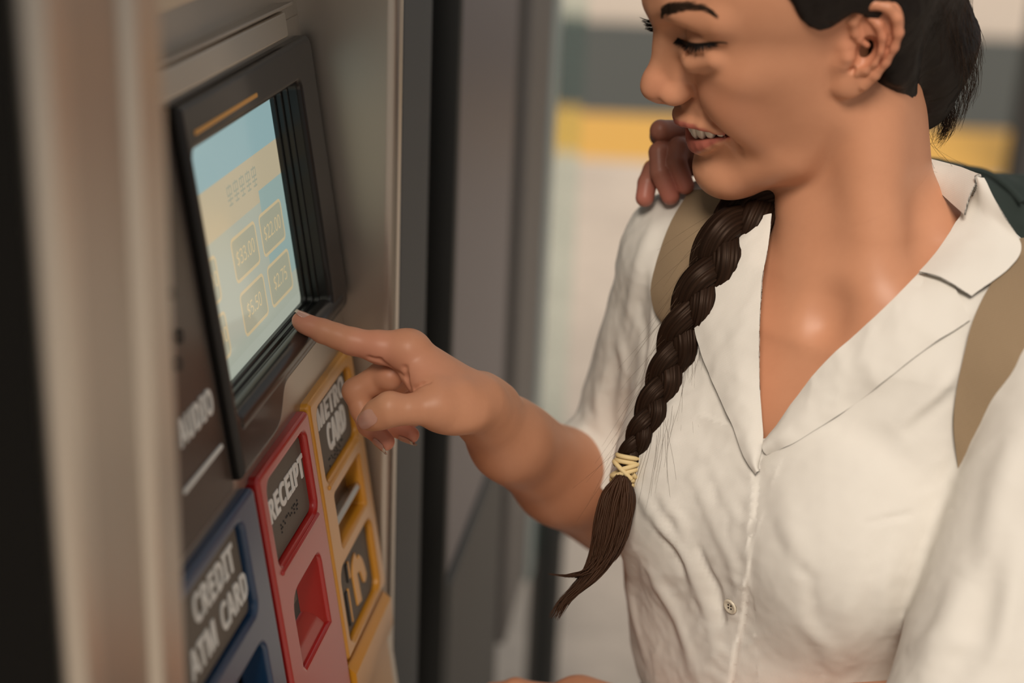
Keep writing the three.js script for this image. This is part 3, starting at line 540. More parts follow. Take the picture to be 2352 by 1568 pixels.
const handItems = [
  [C(FING.index[0].p, wrist.p, 0.0140, 0.0175), 0.006], [C(FING.middle[0].p, WH(1098, 930, 1.122), 0.013, 0.0175), 0.012],
  [C(FING.ring[0].p, wristU.p, 0.0125, 0.016), 0.012], [C(FING.little[0].p, WH(1112, 948, 1.145), 0.011, 0.015), 0.012],
  [C(WH(1000, 905, 1.082), WH(962, 856, 1.096), 0.0115, 0.0105), 0.010],        // web to the thumb
  [C(WH(1050, 915, 1.092), WH(985, 870, 1.098), 0.015, 0.012), 0.012],
  [ell(WH(1035, 950, 1.094), [0.024, 0.0125, 0.020]), 0.010],                  // ball of the thumb
  ...chain(FING.thumb.slice(0, 2), 0.011), ...chain(FING.thumb.slice(1), 0.006),
  ...chain(FING.index, 0.004), ...chain(FING.middle, 0.003), ...chain(FING.ring, 0.003), ...chain(FING.little, 0.003),
  [ell(WH(893, 868, 1.112), [0.010, 0.009, 0.008]), 0.003],
  [ell(WH(705, 748, 1.1005), [0.0075, 0.0060, 0.0068]), 0.004],                // finger pad
  [ell(WH(936, 790, 1.099), [0.013, 0.009, 0.011]), 0.008],                    // knuckle
  [ell(WH(896, 935, 1.0665), [0.0085, 0.0100, 0.0085]), 0.006],
  [C(wrist.p, W(1174, 1015, 1.135), 0.0175, 0.0262), 0.012], [C(W(1174, 1015, 1.135), W(1290, 1097, 1.22), 0.0262, 0.0345), 0.02], [C(W(1290, 1097, 1.22), ELR, 0.0345, 0.037), 0.02],
  [C(wristU.p, W(1190, 1015, 1.162), 0.016, 0.022), 0.02], [C(W(1190, 1015, 1.162), ELR, 0.022, 0.032), 0.02],
  [C(WH(1112, 890, 1.128), WH(1150, 915, 1.145), 0.008, 0.008), 0.012],         // wrist bone
];
const handBase = field(handItems);
const crease = (r, k, ...pts) => { const q = pts.map(([x, y]) => hit(handBase, x, y, 0.95, 1.3)).filter(Boolean), out = []; for (let i = 1; i < q.length; i++) out.push([C(q[i - 1], q[i], r / 1000, r / 1000), k / 1000, -1]); return out; };
const handField = (() => { const cut = [
  ...crease(1.0, 3, [850, 822], [872, 827], [905, 850], [928, 866]), ...crease(1.2, 3.5, [931, 846], [933, 866], [939, 888]), ...crease(0.8, 3, [952, 892], [968, 882], [985, 877]),
]; return field([...handItems, ...cut]); })();
const leftHand = [[1330, 1622, 1.17, 21], [1240, 1602, 1.19, 15]].map(jt);
const leftHandField = field([
  [C(WRL, leftHand[0].p, 0.021, 0.023), 0.01], [C(leftHand[0].p, W(1250, 1615, 1.19), 0.018, 0.014), 0.01],
  ...[0, 1, 2, 3].flatMap((k) => chain([[1275, 1606 + k * 30, 1.185 + k * 0.004, 11], [1185, 1582 + k * 32, 1.20 + k * 0.004, 8.6], [1130, 1592 + k * 30, 1.21, 7.8], [1112, 1640 + k * 20, 1.212, 6.8]].map(jt), 0.004)),
  ...chain([[1330, 1610, 1.155, 13], [1250, 1645, 1.15, 10], [1190, 1670, 1.16, 8.5]].map(jt), 0.006),
]);
// the whole figure: trunk, head, right hand and left hand blended where they meet
const PARTS = [[torsoField, null, 9, 0], [headAll, H(0, 0, 0), 0.16, 0.008], [handField, WH(1050, 960, 1.17), 0.25, 0.006], [leftHandField, W(1300, 1620, 1.18), 0.18, 0.006]];
const joined = (list) => (x, y, z) => { let d = 1e9; for (const [f, c, R, k] of list) { if (c) { const l = Math.hypot(x - c.x, y - c.y, z - c.z) - R; if (l > 0.06) { if (l < d) d = Math.min(d, l); continue; } } const v = f(x, y, z); d = d > 1e8 ? v : smin(d, v, k); } return d; };
const bodyField = joined(PARTS);
bodyField.local = (x, y, z, r) => { const d = Math.abs(bodyField(x, y, z)); const near = PARTS.filter(([f, c, R, k]) => f(x, y, z) < d + 2.5 * r + k && (!c || Math.hypot(x - c.x, y - c.y, z - c.z) - R < r + 0.05)); return near.length ? joined(near.map(([f, c, R, k]) => [f.local(x, y, z, r), null, R, k])) : bodyField; };

// ---- blouse
const shirtProf = prof([[1.475, 0.075, 0.055, -0.010], [1.44, 0.150, 0.074, -0.004], [1.40, 0.176, 0.092, 0.002], [1.34, 0.170, 0.108, 0.006], [1.27, 0.164, 0.118, 0.010], [1.18, 0.160, 0.116, 0.010], [1.11, 0.148, 0.108, 0.010], [1.06, 0.132, 0.098, 0.006], [1.02, 0.135, 0.094, 0.0]]);
const HEM_R = W(1396, 1072, 1.286), AX_R = ELR.clone().sub(JR).normalize(), HEM_L = ELL.clone().lerp(JL, 0.06), AX_L = ELL.clone().sub(JL).normalize();
const trunkShirt = [
  [stack(shirtProf, 1.475, 1.03, 0.90), 0.02],
  [C(body3(-0.05, 1.466, -0.03), JL.clone().add(V3(0, 0.008, 0)), 0.029, 0.042), 0.03],
  [C(body3(0.05, 1.488, -0.03), JR.clone().add(V3(0, 0.008, 0)), 0.036, 0.044), 0.03],
  [ell(body3(-0.068, 1.272, 0.086), [0.058, 0.064, 0.050]), 0.05],
  [ell(body3(0.062, 1.272, 0.088), [0.056, 0.064, 0.050]), 0.05],
];
const stack0 = field(trunkShirt);
const SLEEVE_TO = ELR.clone().lerp(W(1290, 1097, 1.22), 0.75);                  // the sleeve reaches round the bent elbow
const shirtBase = field([...trunkShirt, [C(JR, ELR, 0.0515, 0.0500), 0.022], [C(ELR, SLEEVE_TO, 0.0500, 0.0480), 0.02], [C(JL, ELL, 0.053, 0.052), 0.010]]);
const polyUY = (list) => list.map(([x, y]) => { const q = hit(shirtBase, x, y) ?? W(x, y, 1.05), [u] = toBody(q.x, q.z); return [u, q.y]; });
const fold = (amp, width, ...pts) => { const q = pts.map(([x, y]) => hit(shirtBase, x, y)).filter(Boolean); const c = q.reduce((a, b) => a.add(b), V3()).divideScalar(q.length), R = Math.max(...q.map((p) => p.distanceTo(c))); return { q, c, R, amp: amp / 1000, w: width / 1000 }; };
const FOLDS = [
  fold(3.6, 6, [1470, 1130], [1530, 1220], [1590, 1290], [1612, 1360]), fold(3.2, 5.5, [1560, 1240], [1600, 1320], [1640, 1420], [1650, 1500]), fold(2.6, 5, [1600, 1090], [1640, 1180], [1688, 1280], [1700, 1350]),
  fold(3.6, 8, [1500, 1320], [1560, 1420], [1600, 1530]), fold(4, 9, [1440, 1200], [1450, 1350], [1480, 1500]), fold(2, 4, [1680, 1100], [1700, 1200], [1690, 1290]), fold(2.2, 4, [1580, 1480], [1625, 1430], [1665, 1445]),
  fold(2.4, 4.5, [1520, 1140], [1560, 1190], [1585, 1250]), fold(-2.2, 4.5, [1500, 1200], [1560, 1270], [1590, 1330]), fold(-2.4, 4.5, [1610, 1260], [1650, 1350], [1672, 1440]), fold(2, 4, [1640, 1060], [1665, 1120], [1690, 1160]),
  fold(2.4, 6, [1765, 1062], [1830, 1015], [1900, 985]), fold(-2.4, 12, [1930, 965], [2030, 1030], [2110, 1100]), fold(3.4, 8, [2060, 975], [2150, 905], [2215, 820]), fold(-2.4, 5, [2090, 985], [2170, 915], [2225, 850]), fold(-1.2, 2.5, [1990, 1200], [2080, 1182], [2190, 1168]),
  fold(1.8, 10, [1800, 1130], [1822, 1250], [1850, 1340]), fold(2, 9, [1890, 925], [1990, 868], [2120, 790]), fold(1.6, 6, [2110, 640], [2130, 700], [2115, 760]), fold(1.6, 8, [1840, 1420], [1900, 1480], [1930, 1560]), fold(1.8, 9, [1980, 1280], [1950, 1400], [1960, 1520]),
  fold(-1.8, 7, [1780, 1220], [1860, 1330], [1880, 1440]), fold(2.2, 7, [2050, 1250], [2030, 1350], [2040, 1450]),
  fold(3.0, 7, [1500, 520], [1470, 620], [1440, 740]), fold(2.6, 7, [1425, 770], [1440, 850], [1425, 950]), fold(2.4, 6, [1345, 830], [1372, 900], [1385, 985]), fold(-2.4, 7, [1470, 700], [1480, 800], [1465, 900]), fold(2, 6, [1500, 600], [1505, 720], [1490, 830]), fold(2, 5, [1310, 940], [1350, 950], [1395, 990]),
  fold(3.5, 9, [2330, 1000], [2290, 1150], [2270, 1290]), fold(3.5, 9, [2215, 1330], [2180, 1420], [2130, 1540]), fold(-3, 9, [2290, 1330], [2250, 1450], [2200, 1560]), fold(3, 8, [2330, 1240], [2320, 1380], [2300, 1500]), fold(2.5, 6, [2100, 1490], [2150, 1470], [2230, 1480]),
];
const placketUY = polyUY([[1752, 1012], [1742, 1080], [1736, 1180], [1726, 1300], [1713, 1400], [1693, 1500], [1682, 1566]]);
const placketU = (y) => { const L = placketUY; if (y >= L[0][1]) return L[0][0]; for (let i = 1; i < L.length; i++) if (y >= L[i][1]) { const t = (y - L[i][1]) / (L[i - 1][1] - L[i][1]); return L[i][0] + (L[i - 1][0] - L[i][0]) * t; } return L[L.length - 1][0]; };
function relief(x, y, z) {
  let s = 0;
  for (const F of FOLDS) {
    const dx = x - F.c.x, dy = y - F.c.y, dz = z - F.c.z; if (dx * dx + dy * dy + dz * dz > (F.R + F.w * 2.6) ** 2) continue;
    let best = 1, bt = 0; const n = F.q.length - 1;
    for (let i = 0; i < n; i++) { const a = F.q[i], b = F.q[i + 1], ex = b.x - a.x, ey = b.y - a.y, ez = b.z - a.z, px = x - a.x, py = y - a.y, pz = z - a.z; let t = (px * ex + py * ey + pz * ez) / (ex * ex + ey * ey + ez * ez); t = t < 0 ? 0 : t > 1 ? 1 : t; const qx = px - ex * t, qy = py - ey * t, qz = pz - ez * t, d = Math.sqrt(qx * qx + qy * qy + qz * qz); if (d < best) { best = d; bt = (i + t) / n; } }
    const e = best / F.w; s += 1.4 * F.amp * Math.exp(-e * e) * Math.sin(Math.PI * (0.12 + 0.76 * bt));
  }
  const [u, v] = toBody(x, z);
  if (v > 0 && y < placketUY[0][1] + 0.004) { const du = u - placketU(y); s += 0.0024 * sstep(-0.0012, 0.0016, du) * (1 - sstep(0.02, 0.06, du)); if (du > 0) s += 0.0003 * Math.sin(y * 420 + 3 * noise.noise(y * 40, 0, 0)) * Math.exp(-(((du - 0.008) / 0.006) ** 2)); }
  const crump = u > -0.03 ? 1 : 0.55;
  s += crump * (0.0030 * (0.3 - Math.abs(noise.noise(u * 22 + y * 8, y * 15, v * 16 + 4))) + 0.0013 * (0.3 - Math.abs(noise.noise(u * 50 + y * 22, y * 34, v * 40 + 9))) + 0.0004 * noise.noise(u * 130, y * 110, v * 130));
  return s;
}
const shirtField = (x, y, z) => { const d = shirtBase(x, y, z); return Math.abs(d) < 0.03 ? d - relief(x, y, z) : d; };
// the neck opening, as an outline in the body's front view
const openUY = polyUY([[1752, 1014], [1748, 950], [1744, 850], [1743, 760], [1750, 650], [1762, 560], [1776, 500]]).concat([[0.085, 1.47], [0.075, 1.60], [-0.12, 1.60]]).concat(polyUY([[2225, 455], [2205, 495], [2160, 572], [2110, 632], [2050, 692], [1970, 768], [1900, 830], [1850, 890], [1800, 958]]));
const inPoly = (L, u, y) => { let c = false, best = 1e9; for (let i = 0, j = L.length - 1; i < L.length; j = i++) { const [xi, yi] = L[i], [xj, yj] = L[j]; if ((yi > y) !== (yj > y) && u < (xj - xi) * (y - yi) / (yj - yi) + xi) c = !c; const ex = xj - xi, ey = yj - yi, px = u - xi, py = y - yi, t = Math.max(0, Math.min(1, (px * ex + py * ey) / (ex * ex + ey * ey || 1e-9))), d = Math.hypot(px - ex * t, py - ey * t); if (d < best) best = d; } return c ? best : -best; };
const hemCut = (x, y, z, o, a, J) => ((x - J.x) * a.x + (y - J.y) * a.y + (z - J.z) * a.z > 0.10 ? (x - o.x) * a.x + (y - o.y) * a.y + (z - o.z) * a.z : -1);
const nearArm = (x, y, z, J, E, r) => { const f = cone(J, E, r, r); return f(x, y, z) < 0.012; };
const armR1 = cone(ELR, SLEEVE_TO.clone().lerp(ELR, -0.6), 0.050, 0.048), HEM_N = (() => { const a = W(1283, 968, 1.235), b = W(1398, 1138, 1.205), c = W(1425, 1120, 1.36), n = V3().crossVectors(b.clone().sub(a), c.clone().sub(a)).normalize(); if (n.dot(SLEEVE_TO.clone().sub(JR)) < 0) n.negate(); HEM_R.copy(a); return n; })();
const armR0 = cone(JR, ELR.clone().addScaledVector(AX_R, 0.08), 0.0515, 0.0515), armL0 = cone(JL, ELL.clone().addScaledVector(AX_L, 0.08), 0.053, 0.052);
const shirtCut = (x, y, z) => {
  const [u, v] = toBody(x, z); let g = v > -0.03 ? inPoly(openUY, u, y) : Math.hypot(u, v + 0.02) < 0.1 ? y - 1.478 : -1;
  if (Math.min(armR0(x, y, z), armR1(x, y, z)) < 0.012) { const t = (x - JR.x) * AX_R.x + (y - JR.y) * AX_R.y + (z - JR.z) * AX_R.z; if (t > 0.12) g = Math.max(g, (x - HEM_R.x) * HEM_N.x + (y - HEM_R.y) * HEM_N.y + (z - HEM_R.z) * HEM_N.z); }
  if (armL0(x, y, z) < 0.012) { const t = (x - JL.x) * AX_L.x + (y - JL.y) * AX_L.y + (z - JL.z) * AX_L.z; if (t > 0.12) g = Math.max(g, (x - HEM_L.x) * AX_L.x + (y - HEM_L.y) * AX_L.y + (z - HEM_L.z) * AX_L.z); }
  return Math.max(g, 1.055 - y);
};

// ------------------------------------------------------------------ put the woman together
const woman = thing('person', 'smiling woman in an open-necked white blouse pointing at the screen', 'person', V3(BO.x, 0, BO.z));
const skinTone = (x, y, z, nx, ny, nz) => {
  let r = 0.565, g = 0.268, b = 0.152;
  const n = fbm(x * 60, y * 60, z * 60, 3), m = fbm(x * 400, y * 400, z * 400, 2); r *= 1 + 0.05 * n + 0.03 * m; g *= 1 + 0.07 * n + 0.04 * m; b *= 1 + 0.08 * n + 0.04 * m;
  const blend = (t, R, G, B) => { r += (R - r) * t; g += (G - g) * t; b += (B - b) * t; };
  const [hx, hy, hz] = toHead(x, y, z), az = Math.abs(hz);
  if (hx * hx + hy * hy + hz * hz < 200 * 200) {
    const gs = (cx, cy, cz, s) => Math.exp(-((hx - cx) ** 2 + (hy - cy) ** 2 + (az - cz) ** 2) / (s * s));
    blend(0.30 * gs(70, -22, 34, 22) + 0.25 * gs(108, -18, 4, 16), 0.56, 0.20, 0.125);
    // lips
    if (hx > 58 && az < 31 && hy < -38 && hy > -84) {
      const yu = lipUp(az), yl = lipLow(az), mid = (yu + yl) / 2, w = Math.max(0.12, 1 - (az / 30) ** 2);
      blend(0.8 * (hy > mid ? sstep(yu + 5.6 * Math.sqrt(w) + 1.2, yu + 5.6 * Math.sqrt(w) - 0.6, hy) : sstep(yl - 10.5 * w - 2.6, yl - 10.5 * w + 0.6, hy)), 0.43, 0.105, 0.085);
      if (hy < yu + 0.3 && hy > yl - 0.3 && hx < 84 - 0.017 * hz * hz) blend(0.9, 0.26, 0.06, 0.05);
    }
    blend(0.5 * gs(-20, 4, 80, 26), 0.52, 0.17, 0.10);                          // ears
  }
  const red = (q, s, a) => { const dx = x - q.x, dy = y - q.y, dz = z - q.z; blend(a * Math.exp(-(dx * dx + dy * dy + dz * dz) / (s * s)), 0.62, 0.24, 0.17); };
  for (const k of ['index', 'middle', 'ring']) { const F = FING[k]; red(F[F.length - 1].p, 0.016, 0.85); }
  red(WH(850, 800, 1.09), 0.022, 0.5); red(WH(960, 880, 1.09), 0.02, 0.4);
  return [r, g, b];
};
const skin = phys({ vertexColors: true, roughness: 0.42, specularIntensity: 0.6, sheen: 0.25, sheenColor: lin(0.9, 0.5, 0.35), sheenRoughness: 0.5 });
const EARC = H(-20, 0, 74);
const regionOf = (x, y, z) => { const d = (q) => Math.hypot(x - q.x, y - q.y, z - q.z); return [0.052 - d(EARC), 0.150 - d(H(15, 5, 0)), 0.125 - d(WH(900, 900, 1.10))]; };
const boxOf = (c, r) => [[c.x - r, c.y - r, c.z - r], [c.x + r, c.y + r, c.z + r]];
const Q = QUALITY;
const tick = () => {};
const bodyS = joinS([
  clip(surface(bodyField, ...boxOf(EARC, 0.056), 0.0009 * Q), (x, y, z) => -regionOf(x, y, z)[0]),
  (tick('ear'), 0) || clip(surface(bodyField, ...boxOf(H(15, 5, 0), 0.155), 0.0017 * Q), (x, y, z) => { const r = regionOf(x, y, z); return Math.max(-r[1], r[0]); }),
  (tick('head'), 0) || clip(surface(bodyField, ...boxOf(WH(900, 900, 1.10), 0.13), 0.0011 * Q), (x, y, z) => -regionOf(x, y, z)[2]),
  (tick('hand'), 0) || clip(surface(bodyField, [-0.30, 0.84, -1.36], [0.40, 1.62, -0.80], 0.0038 * Q), (x, y, z) => { const r = regionOf(x, y, z); return Math.max(r[0], r[1], r[2]); }),
]);
tick('rest'); mesh('body', toGeo(bodyS, skinTone), skin, woman);
tick('body ' + bodyS.I.length / 3);
const shirtS = solidify(clip(surface(shirtField, [-0.22, 1.04, -1.36], [0.42, 1.56, -0.80], 0.0030 * Q), shirtCut), 0.0012);
const weave = noiseTex(128, (u, v) => { const n = 0.5 + 0.22 * Math.sin(u * Math.PI * 2 * 16) + 0.22 * Math.sin(v * Math.PI * 2 * 16) + 0.12 * (rnd() - 0.5); return [n, n, n]; });
const linen = phys({ color: lin(0.70, 0.668, 0.605), roughness: 0.85, sheen: 0.3, sheenColor: lin(0.6, 0.6, 0.6), sheenRoughness: 0.6, bumpMap: weave, bumpScale: 0.00006 });
const clothUV = (x, y, z) => { const [u, v] = toBody(x, z); return [(u + v * 0.6) * 60, (y - v * 0.1) * 60]; };
const blouse = mesh('blouse', toGeo(shirtS, null, clothUV), linen, woman);
tick('blouse ' + shirtS.I.length / 3);

// ---- sheets of cloth laid between two edges; each edge point is [pixel x, pixel y, lift in mm, depth where nothing lies behind]
const outer = (x, y, z) => Math.min(shirtField(x, y, z), bodyField(x, y, z));
const lay = ([x, y, lift, d], f = outer) => { const q = d ? W(x, y, d) : hit(f, x, y); if (!q) { return W(x, y, 1.03); } return d ? q : q.addScaledVector(grad(f, q, 0.004), lift / 1000); };
function sheet(A, B, nu, nv, bulge, th, rough = 0.0011, f) {
  const ca = new THREE.CatmullRomCurve3(A.map((q) => lay(q, f))), cb = new THREE.CatmullRomCurve3(B.map((q) => lay(q, f))), P = [], I = [];
  for (let i = 0; i <= nu; i++) { const a = ca.getPoint(i / nu), b = cb.getPoint(i / nu); for (let j = 0; j <= nv; j++) { const p = a.clone().lerp(b, j / nv); P.push(p); } }
  const S = { P: new Float32Array((nu + 1) * (nv + 1) * 3), N: new Float32Array((nu + 1) * (nv + 1) * 3), I };
  const id = (i, j) => i * (nv + 1) + j, nrm = (i, j) => { const u = P[id(Math.min(nu, i + 1), j)].clone().sub(P[id(Math.max(0, i - 1), j)]), v = P[id(i, Math.min(nv, j + 1))].clone().sub(P[id(i, Math.max(0, j - 1))]); const n = u.cross(v).normalize(); if (n.dot(CAM_BACK) < 0) n.negate(); return n; };
  const off = P.map((p, k) => { const i = Math.floor(k / (nv + 1)), j = k % (nv + 1), t = j / nv; return nrm(i, j).multiplyScalar(bulge / 1000 * Math.sin(Math.PI * t) + rough * (2.2 * (0.3 - Math.abs(noise.noise(p.x * 34, p.y * 26, p.z * 34))) + noise.noise(p.x * 70, p.y * 50, p.z * 70) + 0.4 * noise.noise(p.x * 160, p.y * 140, p.z * 160))); });
  P.forEach((p, k) => p.add(off[k]));
  let flip = false; { const u = P[id(1, 0)].clone().sub(P[id(0, 0)]), v = P[id(0, 1)].clone().sub(P[id(0, 0)]); flip = u.cross(v).dot(CAM_BACK) < 0; }
  for (let i = 0; i <= nu; i++) for (let j = 0; j <= nv; j++) { const k = id(i, j), n = nrm(i, j); S.P.set([P[k].x, P[k].y, P[k].z], k * 3); S.N.set([n.x, n.y, n.z], k * 3); }
  for (let i = 0; i < nu; i++) for (let j = 0; j < nv; j++) { const a = id(i, j), b = id(i + 1, j), c = id(i + 1, j + 1), d = id(i, j + 1); flip ? I.push(a, d, c, a, c, b) : I.push(a, b, c, a, c, d); }
  return solidify(S, th);
}
const put = (name, S, mat, parent, uv) => mesh(name, toGeo(S, null, uv ?? clothUV), mat, parent);
// collar and lapels
put('lapel', sheet([[1786, 490, 4], [1771, 560, 3.5], [1757, 650, 3.5], [1750, 760, 3.5], [1751, 860, 3.5], [1754, 950, 3.5], [1755, 1012, 3], [1742, 1080, 3.5]], [[1700, 540, 6], [1655, 620, 7], [1610, 735, 7], [1626, 820, 6], [1655, 900, 6], [1690, 985, 5], [1715, 1045, 4.5], [1737, 1092, 4]], 60, 14, 3, 0.0012), linen, woman);
put('lapel', sheet([[2150, 588, 3], [2050, 692, 3], [1970, 768, 3], [1900, 830, 3], [1850, 890, 3], [1800, 958, 2.5], [1755, 1013, 2]], [[2228, 735, 3], [2130, 800, 2], [2040, 868, 1.5], [1960, 930, 1], [1890, 978, 0.8], [1820, 1020, 0.6], [1762, 1045, 0.5]], 60, 16, 3.5, 0.0012), linen, woman);
put('collar', sheet([[2253, 402, 0, 1.015], [2224, 468, 6], [2196, 522, 5], [2150, 588, 4], [2110, 632, 4]], [[2262, 408, 0, 1.01], [2302, 490, 0, 0.992], [2338, 588, 9], [2322, 630, 8], [2230, 690, 5]], 40, 20, 4, 0.0014, 0.0005), linen, woman);
put('collar_stand', sheet([[2126, 362, 0, 1.07], [2190, 378, 0, 1.05], [2254, 401, 0, 1.017]], [[2135, 420, 0, 1.06], [2178, 460, 0, 1.03], [2214, 492, 0, 1.0]], 24, 10, 2, 0.0014, 0.0003), linen, woman);
{ // button
  const q = hit(shirtField, 1678, 1392), n = grad(shirtField, q, 0.004), g = new THREE.LatheGeometry([[0, 0.0008], [0.0030, 0.0008], [0.0038, 0.0015], [0.0050, 0.0016], [0.0056, 0.0009], [0.0056, 0], [0, 0]].map(([x, y]) => new THREE.Vector2(x, y)), 32);
  g.applyQuaternion(new THREE.Quaternion().setFromUnitVectors(V3(0, 1, 0), n)); g.translate(q.x, q.y, q.z);
  const b = mesh('button', g, phys({ color: lin(0.62, 0.56, 0.44), roughness: 0.3 }), woman);
  const s = V3().crossVectors(n, V3(0, 1, 0)).normalize(), t = V3().crossVectors(s, n);
  for (const [i, j] of [[1, 1], [1, -1], [-1, 1], [-1, -1]]) { const c = new THREE.CylinderGeometry(0.0006, 0.0006, 0.0006, 10); c.applyQuaternion(new THREE.Quaternion().setFromUnitVectors(V3(0, 1, 0), n)); const p = q.clone().addScaledVector(n, 0.0008).addScaledVector(s, i * 0.0012).addScaledVector(t, j * 0.0012); c.translate(p.x, p.y, p.z); mesh('button_hole', c, M.black, b); }
}
// trousers and shoes
const denim = std({ color: lin(0.02, 0.02, 0.024), roughness: 0.85 });
{
  const hipR = body3(0.085, 0.90, -0.01), hipL = body3(-0.085, 0.90, -0.01), kR = body3(0.09, 0.50, 0.02), kL = body3(-0.09, 0.50, 0.03), aR = body3(0.09, 0.09, -0.02), aL = body3(-0.10, 0.09, -0.01);
  const f = field([[stack(prof([[1.10, 0.137, 0.102, 0.004], [1.0, 0.150, 0.108, -0.002], [0.90, 0.178, 0.118, -0.01], [0.80, 0.172, 0.108, -0.01]]), 1.082, 0.80), 0.02], ...[[hipR, kR, aR], [hipL, kL, aL]].flatMap(([h, k, a]) => [[C(h, k, 0.085, 0.062), 0.04], [C(k, a, 0.062, 0.05), 0.02]])]);
  mesh('trousers', toGeo(surface(f, [-0.2, 0.05, -1.4], [0.45, 1.10, -0.75], 0.009)), denim, woman);
  for (const a of [aR, aL]) { const t = V3(a.x + BF.x * 0.13, 0.035, a.z + BF.z * 0.13), g = field([[C(V3(a.x, 0.05, a.z), t, 0.045, 0.034), 0.01], [C(V3(a.x, 0.04, a.z), V3(a.x, 0.10, a.z), 0.044, 0.04), 0.02]]), h = (x, y, z) => smax(g(x, y, z), -y, 0.006); mesh('shoe', toGeo(surface(h, [Math.min(a.x, t.x) - 0.06, -0.01, Math.min(a.z, t.z) - 0.06], [Math.max(a.x, t.x) + 0.06, 0.16, Math.max(a.z, t.z) + 0.06], 0.006)), M.black, woman); }
}

// ---- teeth, lashes, brows, nails
{
  const enamel = phys({ color: lin(0.86, 0.78, 0.64), roughness: 0.25, clearcoat: 0.4 });
  const arch = (z) => 90 - 0.0215 * z * z;
  for (const s of [1, -1]) [[4.4, 8.6, -65.2], [12.2, 7.0, -62.4], [19.0, 7.2, -59.8], [25.0, 6.0, -57.2]].forEach(([z, w, low]) => {
    const top = -43.5, len = top - low, g = new THREE.SphereGeometry(1, 20, 16), a = g.attributes.position; for (let i = 0; i < a.count; i++) { const q = (v) => Math.sign(v) * Math.pow(Math.abs(v), 0.6); a.setXYZ(i, q(a.getX(i)) * 3.0, q(a.getY(i)) * len / 2, q(a.getZ(i)) * w / 2 * 1.02); } g.computeVertexNormals();
    g.applyMatrix4(new THREE.Matrix4().makeBasis(HX.clone().multiplyScalar(0.001), HY.clone().multiplyScalar(0.001), HZ.clone().multiplyScalar(0.001)).multiply(new THREE.Matrix4().makeRotationY(-s * Math.atan(0.039 * z))).setPosition(H(arch(z), (top + low) / 2, s * z))); g.computeVertexNormals(); mesh('tooth', g, enamel, woman);
  });
}
const hairMat = (r, g, b, rough = 0.42) => phys({ color: lin(r, g, b), roughness: rough, specularIntensity: 0.4 });
const darkHair = hairMat(0.0075, 0.005, 0.004, 0.5);
const strands = (list, sides = 4) => joinS(list.map(([pts, rs]) => tube(pts, rs, sides, pts.length * 3)));
const onFacePx = (x, y, lift = 0) => { const q = hit(bodyField, x, y, 0.85, 1.2) ?? W(x, y, 0.99); return lift ? q.addScaledVector(grad(bodyField, q, 0.003), lift / 1000) : q; };
{
  const lid = [[1556, 88], [1568, 95], [1585, 101], [1608, 102], [1632, 98], [1656, 97], [1672, 99]], L = [];
  L.push([lid.map(([x, y]) => onFacePx(x, y, 0.2)), [0.0005, 0.0011, 0.0014, 0.0013, 0.0010, 0.0006, 0.0002]]);
  const c = new THREE.CatmullRomCurve3(lid.map(([x, y]) => V3(x, y, 0)));
  for (let i = 0; i < 60; i++) { const t = 0.02 + 0.72 * (i + rnd()) / 60, q = c.getPoint(t), ln = 1 - Math.abs(t - 0.32) * 1.5, dx = (t - 0.35) * 26 + (rnd() - 0.5) * 5, dy = (13 + 7 * rnd()) * ln; const a = onFacePx(q.x, q.y, 0.2), b = onFacePx(q.x + dx * 0.5, q.y + dy * 0.55, 1.2), e = onFacePx(q.x + dx, q.y + dy, 3.0 * ln); L.push([[a, b, e], [0.00045, 0.00036, 0.00010]]); }
  mesh('eyelashes', toGeo(strands(L)), darkHair, woman);
  const far = [], d0 = -H(92, 24, -20).sub(CAM).dot(CAM_BACK);
  for (let i = 0; i < 26; i++) { const t = i / 25, y0 = 40 + 28 * t + rnd() * 3, len = 34 - 14 * t + rnd() * 6; far.push([[W(1516, y0, d0), W(1508 - len * 0.45, y0 + 3 + 3 * rnd(), d0 - 0.001), W(1508 - len, y0 - 4 + 8 * rnd(), d0 - 0.002)], [0.0004, 0.0003, 0.00008]]); }
  mesh('eyelashes', toGeo(strands(far)), darkHair, woman);
  const Bw = [], bc = new THREE.CatmullRomCurve3([[1518, 30], [1545, 21], [1580, 15], [1612, 18], [1640, 32]].map(([x, y]) => V3(x, y, 0)));
  for (let i = 0; i < 420; i++) { const t = Math.pow(rnd(), 2.3) * 0.97, q = bc.getPoint(t), tn = bc.getTangent(t), wv = (1 - 0.6 * t) * 15 * (rnd() + rnd() - 1); const a = onFacePx(q.x, q.y + wv, 0.1), e = onFacePx(q.x + tn.x * 20, q.y + wv + tn.y * 20 - 5 * (1 - t), 0.5); Bw.push([[a, a.clone().lerp(e, 0.5).addScaledVector(CAM_BACK, 0.0004), e], [0.00016, 0.00015, 0.00006]]); }
  mesh('eyebrow', toGeo(strands(Bw, 3)), hairMat(0.035, 0.02, 0.012, 0.7), woman);
  const Bf = []; for (let i = 0; i < 120; i++) { const t = rnd(), z = -12 - 36 * t, wv = (1 - 0.6 * t) * 6 * (rnd() - 0.5), a = hitHead(H(97 - 22 * t * t, 36 + 10 * t - 5 * t * t + wv, z)), e = hitHead(H(95 - 24 * t * t, 38 + 10 * t - 5 * t * t + wv, z - 5)); Bf.push([[a, a.clone().lerp(e, 0.5), e], [0.00016, 0.00015, 0.00006]]); }
  mesh('eyebrow', toGeo(strands(Bf, 3)), hairMat(0.035, 0.02, 0.012, 0.7), woman);
}
function hitHead(p) { let q = p.clone(); for (let i = 0; i < 6; i++) { const d = bodyField(q.x, q.y, q.z); q.addScaledVector(grad(bodyField, q, 0.003), -d * 0.9); } return q; }
